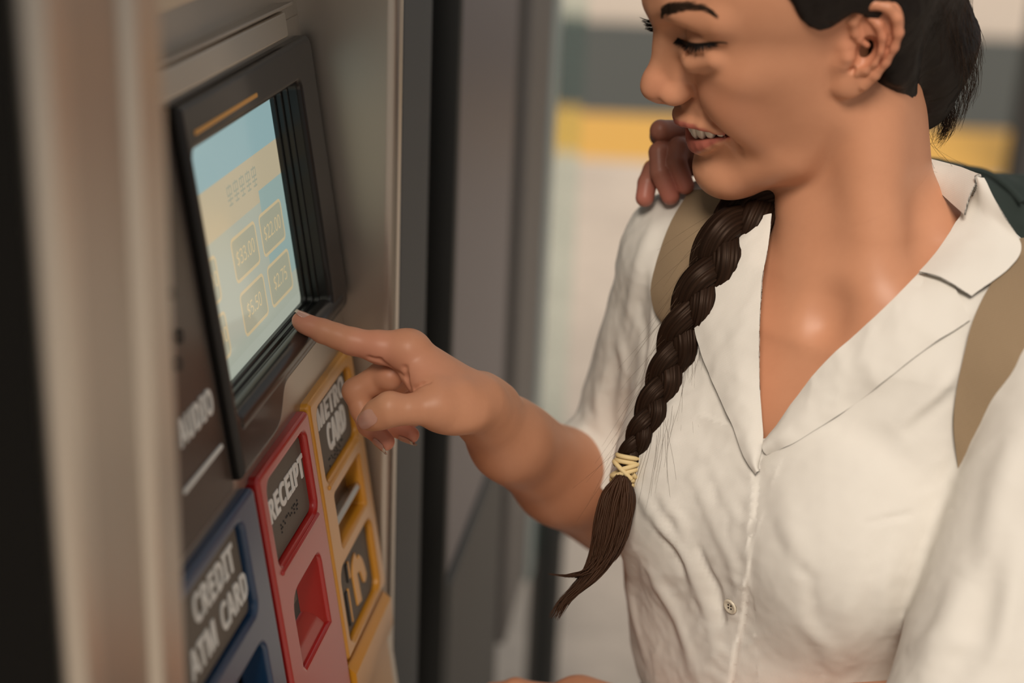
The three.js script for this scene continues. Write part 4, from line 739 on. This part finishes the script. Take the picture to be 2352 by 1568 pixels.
// a fingernail: a curved plate on the last joint
const nailMat = phys({ color: lin(0.60, 0.33, 0.25), roughness: 0.28, clearcoat: 0.4 }), nailTip = phys({ color: lin(0.66, 0.58, 0.46), roughness: 0.35 });
function nail(tip, dir, nrm, r, len, wide, parent, ext = 0.0016) {
  const n = nrm.clone().addScaledVector(dir, -nrm.dot(dir)).normalize(), s = V3().crossVectors(dir, n).normalize();
  const part = (l0, l1, mat, name) => { const P = [], N = [], I = [], nu = 10, nv = 12; for (let i = 0; i <= nu; i++) { const l = l0 + (l1 - l0) * i / nu, f = Math.min(1, l / len); const wf = Math.sqrt(Math.max(0.02, 1 - Math.pow(Math.abs(f - 0.5) * 2, 5) * 0.4)); for (let j = 0; j <= nv; j++) { const a = (j / nv - 0.5) * wide * wf, rr = 0.0005 + r * (1.0 - 0.10 * f * f); const c = Math.cos(a), q = Math.sin(a); const p = tip.clone().addScaledVector(dir, l - len * 0.80 + 0.002).addScaledVector(n, rr * c).addScaledVector(s, rr * q); P.push(p.x, p.y, p.z); const m = n.clone().multiplyScalar(c).addScaledVector(s, q); N.push(m.x, m.y, m.z); } }
    for (let i = 0; i < nu; i++) for (let j = 0; j < nv; j++) { const a = i * (nv + 1) + j; I.push(a, a + 1, a + nv + 1, a + 1, a + nv + 2, a + nv + 1); }
    return mesh(name, toGeo(solidify({ P: new Float32Array(P), N: new Float32Array(N), I }, 0.0005)), mat, parent); };
  const m = part(0, len, nailMat, 'fingernail'); part(len * 0.98, len + ext, nailTip, 'nail_tip').userData = {}; const t = woman.children[woman.children.length - 1]; m.attach(t);
}
{
  const dirOf = (F) => F[F.length - 1].p.clone().sub(F[F.length - 2].p).normalize(), mix = (r, u, b) => CAM_RIGHT.clone().multiplyScalar(r).addScaledVector(CAM_UP, u).addScaledVector(CAM_BACK, b).normalize();
  nail(FING.index[5].p, dirOf(FING.index), mix(0.25, 1, 0.10), 0.0064, 0.010, 2.0, woman);
  { // thumbnail, lying on the skin it grows from
    const P = [], N = [], I = [], n = 16, ca = Math.cos(2.56), sa = Math.sin(2.56);
    for (let i = 0; i <= n; i++) for (let j = 0; j <= n; j++) { const a = i / n * 2 - 1, b = j / n * 2 - 1, k = Math.sqrt(Math.max(0.05, 1 - Math.pow(Math.abs(a), 4) * 0.62)), u = a * 21, v = b * 19 * k, x = 843 + u * ca - v * sa, y = 962 + u * sa + v * ca; const q = hit(handField, x, y, 0.95, 1.2) ?? W(x, y, 1.036), g = grad(handField, q, 0.003); q.addScaledVector(g, 0.0007 - 0.0004 * b * b + (a > 0.75 ? 0.0004 : 0)); P.push(q.x, q.y, q.z); N.push(g.x, g.y, g.z); }
    for (let i = 0; i < n; i++) for (let j = 0; j < n; j++) { const a = i * (n + 1) + j; I.push(a, a + 1, a + n + 1, a + 1, a + n + 2, a + n + 1); }
    mesh('fingernail', toGeo(solidify({ P: new Float32Array(P), N: new Float32Array(N), I }, 0.0012)), nailMat, woman);
  }
  nail(FING.middle[5].p, dirOf(FING.middle), mix(-0.85, -0.75, 0.28), 0.0068, 0.010, 1.9, woman, 0.0022);
  nail(FING.ring[3].p, dirOf(FING.ring), mix(-0.1, -1, 0.28), 0.0065, 0.010, 1.9, woman, 0.0020);
}
tick('details');

// ---- hair: drawn back over the skull to the nape
const hairline = [[84, 150], [86, 96], [62, 82], [40, 66], [27, 45], [24, 33], [20, 25.5], [14, 20.5], [6, 20.5], [-2, 24], [-8, 27], [-16, 20], [-22, 0], [-20, -30], [-17, -40], [-22, -53], [-31, -60], [-44, -62], [-50, -82], [-56, -102], [-62, -124], [-20, -150], [-180, -150], [-180, 150]];
const hairField = (() => {
  const p = V3, base = field([[ell(p(-14, 50, 0), [100, 88, 80]), 4], [cone(p(-40, 20, 0), p(-70, -55, 0), 66, 40), 24], [cone(p(-70, -55, 0), p(-66, -92, 6), 38, 21), 14], [cone(p(-66, -85, 4), p(-20, -118, -52), 22, 22), 14], [ell(p(12, 36, 62), [24, 24, 10]), 8], [ell(p(12, 36, -62), [24, 24, 10]), 8], [cone(p(-42, 12, 56), p(-36, -30, 52), 18, 14), 12], [cone(p(-36, -30, 52), p(-40, -58, 42), 14, 12), 10]]);
  return (x, y, z) => {
    const [a, b, c] = toHead(x, y, z); let d = base(a, b, c);
    if (d < 12 && a > -60) d = smax(d, -inPoly(hairline, a, b), 4);
    if (Math.abs(d) < 8) { const ang = Math.atan2(b - 20, -a), r = Math.hypot(a, b - 20); d += 0.9 * noise.noise(c * 0.22 + 3, ang * 1.3, r * 0.05) + 0.7 * noise.noise(c * 0.6, ang * 2.2 + 5, r * 0.12) + 0.4 * noise.noise(c * 1.3, ang * 3, r * 0.3); }
    return d / 1000;
  };
})();
const hairS = surface(hairField, ...boxOf(H(-20, 0, 0), 0.20), 0.0026 * Q);
mesh('hair', toGeo(hairS), darkHair, woman);
tick('hair ' + hairS.I.length / 3);
{ // loose strands round the nape, the back of the head and the hairline
  const L = [];
  for (let i = 0; i < 420; i++) {
    const a = rnd() * 2.6 - 0.4, z0 = (rnd() - 0.35) * 110; let x = -70 - 45 * Math.cos(a * 0.9) + rnd() * 10, y = -60 + 90 * Math.sin(a - 1.0), pts = [], dx = -1.5 + rnd() * 2, dy = -5 - rnd() * 3, dz = rnd() * 2 - 1;
    let q = H(x, y, z0 * 0.6); for (let k = 0; k < 8; k++) { const d = hairField(q.x, q.y, q.z); q.addScaledVector(grad(hairField, q, 0.003), -d); }
    const lift = rnd() * rnd() * 9, n = 6; let r = q.clone();
    for (let k = 0; k <= n; k++) { const t = k / n; pts.push(r.clone()); const g = grad(hairField, r, 0.003); const d = hairField(r.x, r.y, r.z); r.addScaledVector(HY, dy / 1000).addScaledVector(HX, dx / 1000 + (rnd() - 0.5) * 0.002).addScaledVector(HZ, dz / 1000 + (rnd() - 0.5) * 0.002); r.addScaledVector(g, (lift * t * 0.25) / 1000 - Math.min(0, d) - Math.max(0, d) * 0.4); }
    L.push([pts, [0.00016, 0.00014, 0.00012, 0.00005]]);
  }
  for (let i = 0; i < 40; i++) { const t0 = rnd(), q = H(-62 + rnd() * 14, -95 - rnd() * 12, 25 - rnd() * 40), pts = [q.clone()]; let v = V3((rnd() - 0.3) * 0.006, -0.010, (rnd() - 0.5) * 0.006).addScaledVector(HX, -0.003 * rnd()); for (let k = 0; k < 6; k++) { q.add(v); v.add(V3((rnd() - 0.5) * 0.005, (rnd() - 0.3) * 0.004, (rnd() - 0.5) * 0.005)); pts.push(q.clone()); } L.push([pts, [0.00012, 0.0001, 0.00005]]); }
  const m = mesh('loose_hair', toGeo(strands(L, 3)), hairMat(0.03, 0.017, 0.010), woman); m.userData.kind = 'stuff';
}

// ---- braid over her right shoulder
const braidPath = [[1850, 415, 1.12, 60], [1795, 440, 1.085, 62], [1748, 470, 0, 64], [1700, 512, 0, 66], [1665, 570, 0, 62], [1636, 630, 0, 58], [1600, 695, 0, 52], [1566, 770, 0, 47], [1537, 845, 0, 43], [1508, 915, 0, 38], [1478, 985, 0, 33], [1452, 1035, 0, 27], [1437, 1072, 0, 24]];
{
  const pts = [], rad = [];
  braidPath.forEach(([x, y, dd, hw], i) => { const q = dd ? W(x, y, dd) : hit(outer, x, y) ?? W(x, y, 1.07), dep = -q.clone().sub(CAM).dot(CAM_BACK), r = hw * dep / FOCAL_PX; const p = W(x, y, dep - r * 0.62); pts.push(p); rad.push(r); });
  // smooth the depths so that the braid hangs in an even curve
  const dep = pts.map((p) => -p.clone().sub(CAM).dot(CAM_BACK)); 
  for (let it = 0; it < 2; it++) for (let i = 1; i < dep.length - 1; i++) dep[i] = Math.min(dep[i], (dep[i - 1] + 2 * dep[i] + dep[i + 1]) / 4);
  braidPath.forEach(([x, y], i) => pts[i].copy(W(x, y, dep[i])));
  globalThis.BRAID = { pts, rad, dep };
  const curve = new THREE.CatmullRomCurve3(pts), radAt = (t) => { const k = t * (rad.length - 1), i = Math.min(rad.length - 2, Math.floor(k)); return rad[i] + (rad[i + 1] - rad[i]) * (k - i); };
  const out = CAM_BACK.clone().multiplyScalar(0.95).addScaledVector(CAM_UP, 0.25).normalize(), all = [];
  const braid = mesh('braid', new THREE.BufferGeometry(), darkHair); const parts = [];
  let phase = [0]; const NS = 420; for (let i = 1; i <= NS; i++) { const t = i / NS, ds = curve.getPoint(t).distanceTo(curve.getPoint(t - 1 / NS)); phase.push(phase[i - 1] + ds / radAt(t)); }
  const per = 2 * Math.PI / 3.55;                                             // turns per local half-width
  for (let s = 0; s < 3; s++) {
    const P = [], N = [], I = [], Cc = [], sides = 84, cen = [], frames = [];
    for (let i = 0; i <= NS; i++) { const t = i / NS, w = radAt(t), T = curve.getTangent(t), S = V3().crossVectors(T, out).normalize(), B = V3().crossVectors(S, T).normalize(), ph = phase[i] * per / 1.7 + s * 2 * Math.PI / 3; cen.push(curve.getPoint(t).addScaledVector(S, w * 0.50 * Math.sin(ph)).addScaledVector(B, w * 0.30 * Math.sin(2 * ph))); frames.push([w, B]); }
    let prev = null;
    for (let i = 0; i <= NS; i++) {
      const T = cen[Math.min(NS, i + 1)].clone().sub(cen[Math.max(0, i - 1)]).normalize(), [w, B] = frames[i], n1 = B.clone().addScaledVector(T, -B.dot(T)).normalize(), s1 = V3().crossVectors(T, n1);
      for (let j = 0; j < sides; j++) { const a = j / sides * 2 * Math.PI, hair = noise.noise(j * 0.43 + s * 31, i * 0.010, 2) + 0.8 * noise.noise(j * 0.97 + s * 17, i * 0.016, 7), rr = 1 + 0.11 * hair, c = Math.cos(a), q = Math.sin(a); const d = n1.clone().multiplyScalar(c * 0.46).addScaledVector(s1, q * 0.60); P.push(cen[i].x + d.x * w * rr, cen[i].y + d.y * w * rr, cen[i].z + d.z * w * rr); const tone = 0.8 + 0.9 * Math.max(-0.6, noise.noise(j * 0.83 + s * 11, i * 0.008, 5)); Cc.push(0.021 * tone, 0.0108 * tone, 0.0066 * tone); }
    }
    for (let i = 0; i < NS; i++) for (let j = 0; j < sides; j++) { const a = i * sides + j, b = i * sides + (j + 1) % sides; I.push(a, b, a + sides, b, b + sides, a + sides); }
    const g = new THREE.BufferGeometry(); g.setAttribute('position', new THREE.Float32BufferAttribute(P, 3)); g.setAttribute('color', new THREE.Float32BufferAttribute(Cc, 3)); g.setIndex(I); g.computeVertexNormals(); parts.push(g);
  }
  braid.geometry = mergeGeometries(parts); braid.material = phys({ vertexColors: true, roughness: 0.45, specularIntensity: 0.3, specularColor: lin(1, 0.75, 0.6) });
  woman.attach(braid);
  // tail below the tie
  const end = pts[pts.length - 1], dEnd = dep[dep.length - 1], TL = [], tip = (x, y, d) => W(x, y, d);
  for (let i = 0; i < 420; i++) {
    const a = rnd() * 2 * Math.PI, q = Math.sqrt(rnd()), lat = Math.cos(a) * q, dp = Math.sin(a) * q * 0.011, kind = rnd();
    const path = kind < 0.22 ? [[1432, 1095, 14], [1424, 1140, 34], [1408, 1210, 34], [1385, 1280, 22], [1335, 1322, 9], [1262, 1318, 6]] : kind < 0.62 ? [[1432, 1095, 14], [1420, 1140, 34], [1402, 1215, 36], [1378, 1290, 24], [1335, 1345, 13], [1290, 1385, 8], [1272, 1420, 10]] : [[1432, 1095, 14], [1422, 1140, 36], [1408, 1210, 38], [1392, 1270, 28], [1374, 1310, 14]];
    const cut = 0.62 + 0.42 * rnd(); const pc = new THREE.CatmullRomCurve3(path.map(([x, y, hw]) => V3(x, y, hw))), path2 = [0, 0.2, 0.4, 0.6, 0.8, 1].map((t) => { const q = pc.getPoint(Math.min(1, t * cut)); return [q.x, q.y, q.z + 4 * t]; });
    TL.push([path2.map(([x, y, hw], k) => W(x + lat * hw + (rnd() - 0.5) * 5, y + lat * hw * 0.25 + (rnd() - 0.5) * 6, dEnd - 0.004 - 0.012 * k / path2.length + dp)), [0.0009, 0.0010, 0.0009, 0.0006, 0.00008].map((v) => v * (0.6 + 0.5 * rnd()))]);
  }
  const tail = mesh('braid_tail', toGeo(strands(TL, 5)), phys({ color: lin(0.040, 0.0175, 0.009), roughness: 0.42, specularIntensity: 0.35, specularColor: lin(1, 0.75, 0.6) }), woman); 
  // fine hairs that have come loose from the plait
  const FL = []; for (let i = 0; i < 70; i++) { const t = 0.2 + rnd() * 0.77, w = radAt(t), T = curve.getTangent(t), S = V3().crossVectors(T, out).normalize(), sd = rnd() < 0.62 ? -1 : 1; let q = curve.getPoint(t).addScaledVector(S, sd * w * 0.7).addScaledVector(out, w * 0.4 * rnd()); const p0 = [q.clone()]; let v = T.clone().multiplyScalar(0.006 + 0.006 * rnd()).addScaledVector(S, sd * (0.001 + 0.003 * rnd())); for (let k = 0; k < 5; k++) { q = q.clone().add(v); v.addScaledVector(S, (rnd() - 0.55) * 0.0025 * sd).addScaledVector(V3(0, -1, 0), 0.0008); const d = outer(q.x, q.y, q.z); if (d < 0.001) q.addScaledVector(out, 0.0015 - d); p0.push(q.clone()); } FL.push([p0, [0.00009, 0.00008, 0.00004]]); }
  const fl = mesh('flyaway_hair', toGeo(strands(FL, 3)), hairMat(0.09, 0.055, 0.034), woman); fl.userData.kind = 'stuff';
  // hair tie: a pale cord wound round the end of the plait
  const tieC = W(1436, 1078, dEnd - 0.002), ax = W(1430, 1110, dEnd).sub(W(1442, 1050, dEnd)).normalize(), sx = V3().crossVectors(ax, out).normalize(), sy = V3().crossVectors(sx, ax), coils = [];
  const wind = (o, turns, r, tilt, ph) => { const c = []; for (let i = 0; i <= 60; i++) { const t = i / 60, a = ph + t * turns * 2 * Math.PI; c.push(tieC.clone().addScaledVector(ax, o + (t - 0.5) * 0.010 * turns * 0.35 + tilt * Math.cos(a)).addScaledVector(sx, r * Math.cos(a)).addScaledVector(sy, r * 0.9 * Math.sin(a))); } return tube(c, [0.0017, 0.0017], 8, 160); };
  coils.push(wind(-0.0065, 2, 0.0074, 0.0008, 0), wind(0.0000, 1, 0.0084, 0.0050, 1.2), wind(0.0004, 1, 0.0086, -0.0050, 2.2), wind(0.0030, 1, 0.0080, 0.0045, 0.4), wind(0.0072, 2, 0.0074, 0.0008, 3));
  const tie = mesh('hair_tie', toGeo(joinS(coils)), std({ color: lin(0.70, 0.54, 0.27), roughness: 0.7 }), braid); tie.userData.label = 'pale yellow cord tied round the braid';
}
tick('braid');

// ------------------------------------------------------------------ backpack on her back
{
  const bp = thing('backpack', 'tan backpack with wide canvas straps worn over the white blouse', 'backpack', V3(body3(0, 0, -0.17).x, 1.02, body3(0, 0, -0.17).z));
  const canvas = phys({ color: lin(0.275, 0.195, 0.115), roughness: 0.88, bumpMap: weave, bumpScale: 0.00025 });
  const rot = new THREE.Matrix4().makeBasis(BR.clone().negate(), V3(0, 1, 0), BF.clone()), c = body3(0, 1.20, -0.185);
  const bx = (w, h, d, r, x, y, z) => { const g = new RoundedBoxGeometry(w, h, d, 5, r); g.translate(x, y, z); g.applyMatrix4(rot); g.translate(c.x, c.y, c.z); return g; };
  mesh('bag', bx(0.25, 0.36, 0.12, 0.045, 0, 0, 0), canvas, bp); mesh('front_pocket', bx(0.20, 0.18, 0.04, 0.018, 0, -0.08, -0.078), canvas, bp); mesh('top_flap', bx(0.255, 0.09, 0.125, 0.035, 0, 0.145, -0.006), canvas, bp);
  put('strap', sheet([[1590, 448, 5], [1548, 520, 5], [1514, 610, 5], [1506, 665, 5], [1514, 712, 5], [1534, 748, 4]], [[1672, 445, 5], [1640, 520, 5], [1606, 600, 5], [1592, 680, 5], [1586, 730, 5], [1578, 790, 4]], 50, 14, 1.5, 0.003, 0.0003, shirtField), canvas, bp);
  put('strap', sheet([[2350, 596, 5], [2290, 645, 5], [2238, 732, 5], [2212, 820, 5], [2192, 900, 5], [2187, 980, 5], [2193, 1060, 5], [2197, 1150, 5], [2202, 1200, 4]], [[2452, 665, 0, 0.955], [2412, 720, 5], [2362, 800, 5], [2336, 870, 5], [2292, 950, 5], [2260, 1020, 5], [2240, 1085, 5], [2226, 1150, 5], [2216, 1205, 4]], 60, 14, 1.5, 0.003, 0.0003, torsoShirt), canvas, bp);
}
// the straps go on over the shoulders to the top of the bag
{
  const bp = scene.getObjectByName('backpack'), canvas = bp.children[0].material, drop = (u, v) => { let y = 1.62; const q = body3(u, 0, v); for (let i = 0; i < 300; i++) { const d = shirtField(q.x, y, q.z); if (d < 0.0003 || y < 1.30) break; y -= Math.max(0.0005, d * 0.7); } return body3(u, y + 0.004, v); };
  for (const [us, side] of [[[-0.104, -0.148], -1], [[0.086, 0.126], 1]]) {
    const edge = (u) => { const c = []; for (let k = 0; k <= 12; k++) { const v = 0.012 - 0.101 * k / 12; c.push(drop(u, v)); } c.push(body3(u * 0.9, 1.345, -0.122)); return new THREE.CatmullRomCurve3(c); }, a = edge(us[0]), b = edge(us[1]), nu = 40, nv = 8, S = { P: [], N: [], I: [] };
    for (let i = 0; i <= nu; i++) for (let j = 0; j <= nv; j++) { const p = a.getPoint(i / nu).lerp(b.getPoint(i / nu), j / nv), t = a.getTangent(i / nu), w = b.getPoint(i / nu).sub(a.getPoint(i / nu)), n = V3().crossVectors(t, w).normalize(); if (n.dot(p.clone().sub(body3(us[0], 1.40, -0.02))) < 0) n.negate(); S.P.push(p.x, p.y, p.z); S.N.push(n.x, n.y, n.z); }
    for (let i = 0; i < nu; i++) for (let j = 0; j < nv; j++) { const q = i * (nv + 1) + j; S.I.push(q, q + nv + 1, q + 1, q + 1, q + nv + 1, q + nv + 2); }
    S.P = new Float32Array(S.P); S.N = new Float32Array(S.N); put('shoulder_strap', solidify(S, 0.003), canvas, bp);
  }
}
function torsoShirt(x, y, z) { return stack0(x, y, z) - relief(x, y, z); }

// ------------------------------------------------------------------ the companion whose hand lies on her shoulder
{
  const base = W(2730, 900, 1.50), friend = thing('person', 'companion in a dark green jacket standing behind the woman, hand on her shoulder', 'person', V3(base.x, 0, base.z));
  const on = (x, y, lift) => { const q = hit(shirtField, x, y); return q ? q.addScaledVector(grad(shirtField, q, 0.004), lift / 1000) : W(x, y, 1.19); };
  const k = (x, y, d, r) => ({ p: W(x, y, d), r: r / 1000 });
  const dS = -on(1540, 500, 0).sub(CAM).dot(CAM_BACK); 
  const f1 = [k(1625, 330, dS + 0.03, 11), k(1560, 303, dS + 0.012, 8.8), k(1517, 300, dS + 0.0, 7.8), k(1516, 312, dS + 0.012, 8)];
  const f2 = [k(1620, 345, dS + 0.022, 11), k(1560, 340, dS - 0.002, 8.2), k(1554, 372, dS - 0.006, 7.8), k(1574, 426, dS - 0.004, 6.6)];
  const f3 = [k(1600, 355, dS + 0.02, 10.5), k(1514, 350, dS + 0.000, 7.8), k(1516, 395, dS - 0.003, 7.6), k(1540, 450, dS + 0.0, 6.9)];
  const f4 = [k(1590, 370, dS + 0.025, 10), k(1500, 390, dS + 0.016, 7.6), k(1487, 420, dS + 0.012, 7.4), k(1481, 454, dS + 0.010, 7.0)];
  const palm = k(1690, 350, dS + 0.065, 19), wr = k(1790, 400, dS + 0.10, 24), el = k(2140, 530, dS + 0.13, 38), sh = { p: W(2440, 600, 1.24), r: 0.058 };
  const skinF = field([[C(palm.p, wr.p, 0.020, 0.024), 0.01], ...[f1, f2, f3, f4].map((f) => [C(palm.p, f[0].p, 0.014, f[0].r), 0.012]), ...chain(f1, 0.0012), ...chain(f2, 0.0012), ...chain(f3, 0.0012), ...chain(f4, 0.0012), [C(wr.p, el.p, 0.024, 0.034), 0.02],
    [C(W(2755, 300, 1.46), W(2740, 620, 1.48), 0.055, 0.06), 0.03], [C(W(2740, 620, 1.48), sh.p, 0.06, 0.045), 0.03], [C(sh.p, el.p, 0.045, 0.036), 0.02]]);
  const tone = (x, y, z) => { const n = fbm(x * 60, y * 60, z * 60, 3); let r = 0.30, g = 0.12, b = 0.082; for (const f of [f2, f3, f4]) { const q = f[3].p, t = 0.75 * Math.exp(-((x - q.x) ** 2 + (y - q.y) ** 2 + (z - q.z) ** 2) / (0.012 * 0.012)); r += (0.55 - r) * t; g += (0.19 - g) * t; b += (0.14 - b) * t; } return [r * (1 + 0.06 * n), g * (1 + 0.08 * n), b * (1 + 0.08 * n)]; };
  const hc = W(1560, 370, dS), S = joinS([clip(surface(skinF, ...boxOf(hc, 0.075), 0.0016 * Q), (x, y, z) => Math.hypot(x - hc.x, y - hc.y, z - hc.z) - 0.07), clip(surface(skinF, ...boxOf(W(2230, 330, 1.38), 0.42), 0.007), (x, y, z) => 0.07 - Math.hypot(x - hc.x, y - hc.y, z - hc.z))]);
  mesh('body', toGeo(S, tone), skin, friend);
  // head, turned to the woman, with short dark hair
  const fo = W(2765, 120, 1.46), fx = V3(-0.86, -0.12, 0.50).normalize(), fz = V3().crossVectors(fx, V3(0, 1, 0)).normalize(), fy = V3().crossVectors(fz, fx).normalize();
  const toF = (x, y, z) => { const a = x - fo.x, b = y - fo.y, c = z - fo.z; return [(a * fx.x + b * fx.y + c * fx.z) * 970, (a * fy.x + b * fy.y + c * fy.z) * 970, (a * fz.x + b * fz.y + c * fz.z) * 970]; };
  const lipsShut = ell(V3(84, -59, 0), [10, 9, 27]), earS = [1, -1].map((q) => ell(V3(-14, 4, q * 74), [16, 30, 7]));
  const friendHead = (x, y, z) => { const q = toF(x, y, z); let d = smin(headField(...q), lipsShut(...q), 4); for (const e of earS) d = smin(d, e(...q), 5); return Math.min(d, 1e4) / 970; };
  const neckF = C(fo.clone().addScaledVector(fy, -0.06).addScaledVector(fx, -0.02), W(2740, 620, 1.48), 0.052, 0.06);
  mesh('head', toGeo(surface((x, y, z) => smin(friendHead(x, y, z), neckF(x, y, z), 0.02), ...boxOf(fo, 0.19), 0.0042), tone), skin, friend);
  const capF = (x, y, z) => { const q = toF(x, y, z); let d = ell(V3(-12, 50, 0), [104, 90, 84])(...q); d = smin(d, cone(V3(-40, 20, 0), V3(-58, -40, 0), 66, 44)(...q), 20); d = smax(d, -inPoly(hairline, q[0], q[1]), 4); d = smax(d, -62 - q[1], 4); return d / 970; };
  mesh('hair', toGeo(surface(capF, ...boxOf(fo, 0.17), 0.005)), darkHair, friend);
  const jacketF = (() => { const base = field([[C(W(1830, 425, dS + 0.108), el.p, 0.036, 0.05), 0.02], [C(el.p, sh.p, 0.050, 0.058), 0.03], [C(sh.p, W(2720, 640, 1.46), 0.060, 0.10), 0.04], [C(W(2700, 720, 1.46), W(2700, 1500, 1.70), 0.15, 0.16), 0.06], [C(W(2700, 1500, 1.70), V3(base0().x, 0.85, base0().z), 0.15, 0.16), 0.06]]); return (x, y, z) => { const d = base(x, y, z); return Math.abs(d) < 0.03 ? d - 0.006 * (0.3 - Math.abs(noise.noise(x * 18, y * 26, z * 18))) - 0.003 * (0.3 - Math.abs(noise.noise(x * 45 + 3, y * 60, z * 45))) : d; }; })();
  const jm = phys({ color: lin(0.016, 0.026, 0.022), roughness: 0.9, sheen: 0.4, sheenColor: lin(0.12, 0.16, 0.15) });
  const jk = mesh('jacket', toGeo(surface(jacketF, [0.02, 0.62, -1.95], [0.95, 1.62, -1.0], 0.005)), jm, friend);
  // shoulder seam
  const sp = [[2215, 392], [2262, 402], [2310, 432], [2350, 470]].map(([x, y]) => { const q = hit(jacketF, x, y, 0.9, 2.0); return q ? q.addScaledVector(grad(jacketF, q, 0.004), 0.002) : null; }).filter(Boolean);
  if (sp.length > 2) mesh('seam', toGeo(tube(sp, [0.003, 0.003], 8, 40)), jm, jk);
  const hips = V3(base0().x, 0.88, base0().z), tf = field([[C(hips.clone().add(V3(-0.08, 0, 0)), V3(hips.x - 0.10, 0.08, hips.z), 0.105, 0.055), 0.03], [C(hips.clone().add(V3(0.08, 0, 0)), V3(hips.x + 0.10, 0.08, hips.z), 0.105, 0.055), 0.03], [C(hips, hips.clone().add(V3(0, 0.1, 0)), 0.15, 0.15), 0.05]]);
  mesh('trousers', toGeo(surface((x, y, z) => smax(tf(x, y, z), 0.06 - y, 0.01), [hips.x - 0.3, 0.03, hips.z - 0.25], [hips.x + 0.3, 1.16, hips.z + 0.25], 0.012)), denim, friend);
  for (const s of [-1, 1]) { const g = field([[C(V3(hips.x + s * 0.10, 0.05, hips.z), V3(hips.x + s * 0.11 - 0.04, 0.04, hips.z + 0.14), 0.05, 0.042), 0.01]]); mesh('shoe', toGeo(surface((x, y, z) => smax(g(x, y, z), -y, 0.006), [hips.x + s * 0.1 - 0.12, -0.01, hips.z - 0.08], [hips.x + s * 0.1 + 0.1, 0.12, hips.z + 0.22], 0.008)), M.black, friend); }
  function base0() { return base; }
}
tick('friend');

renderer.render(scene, camera);
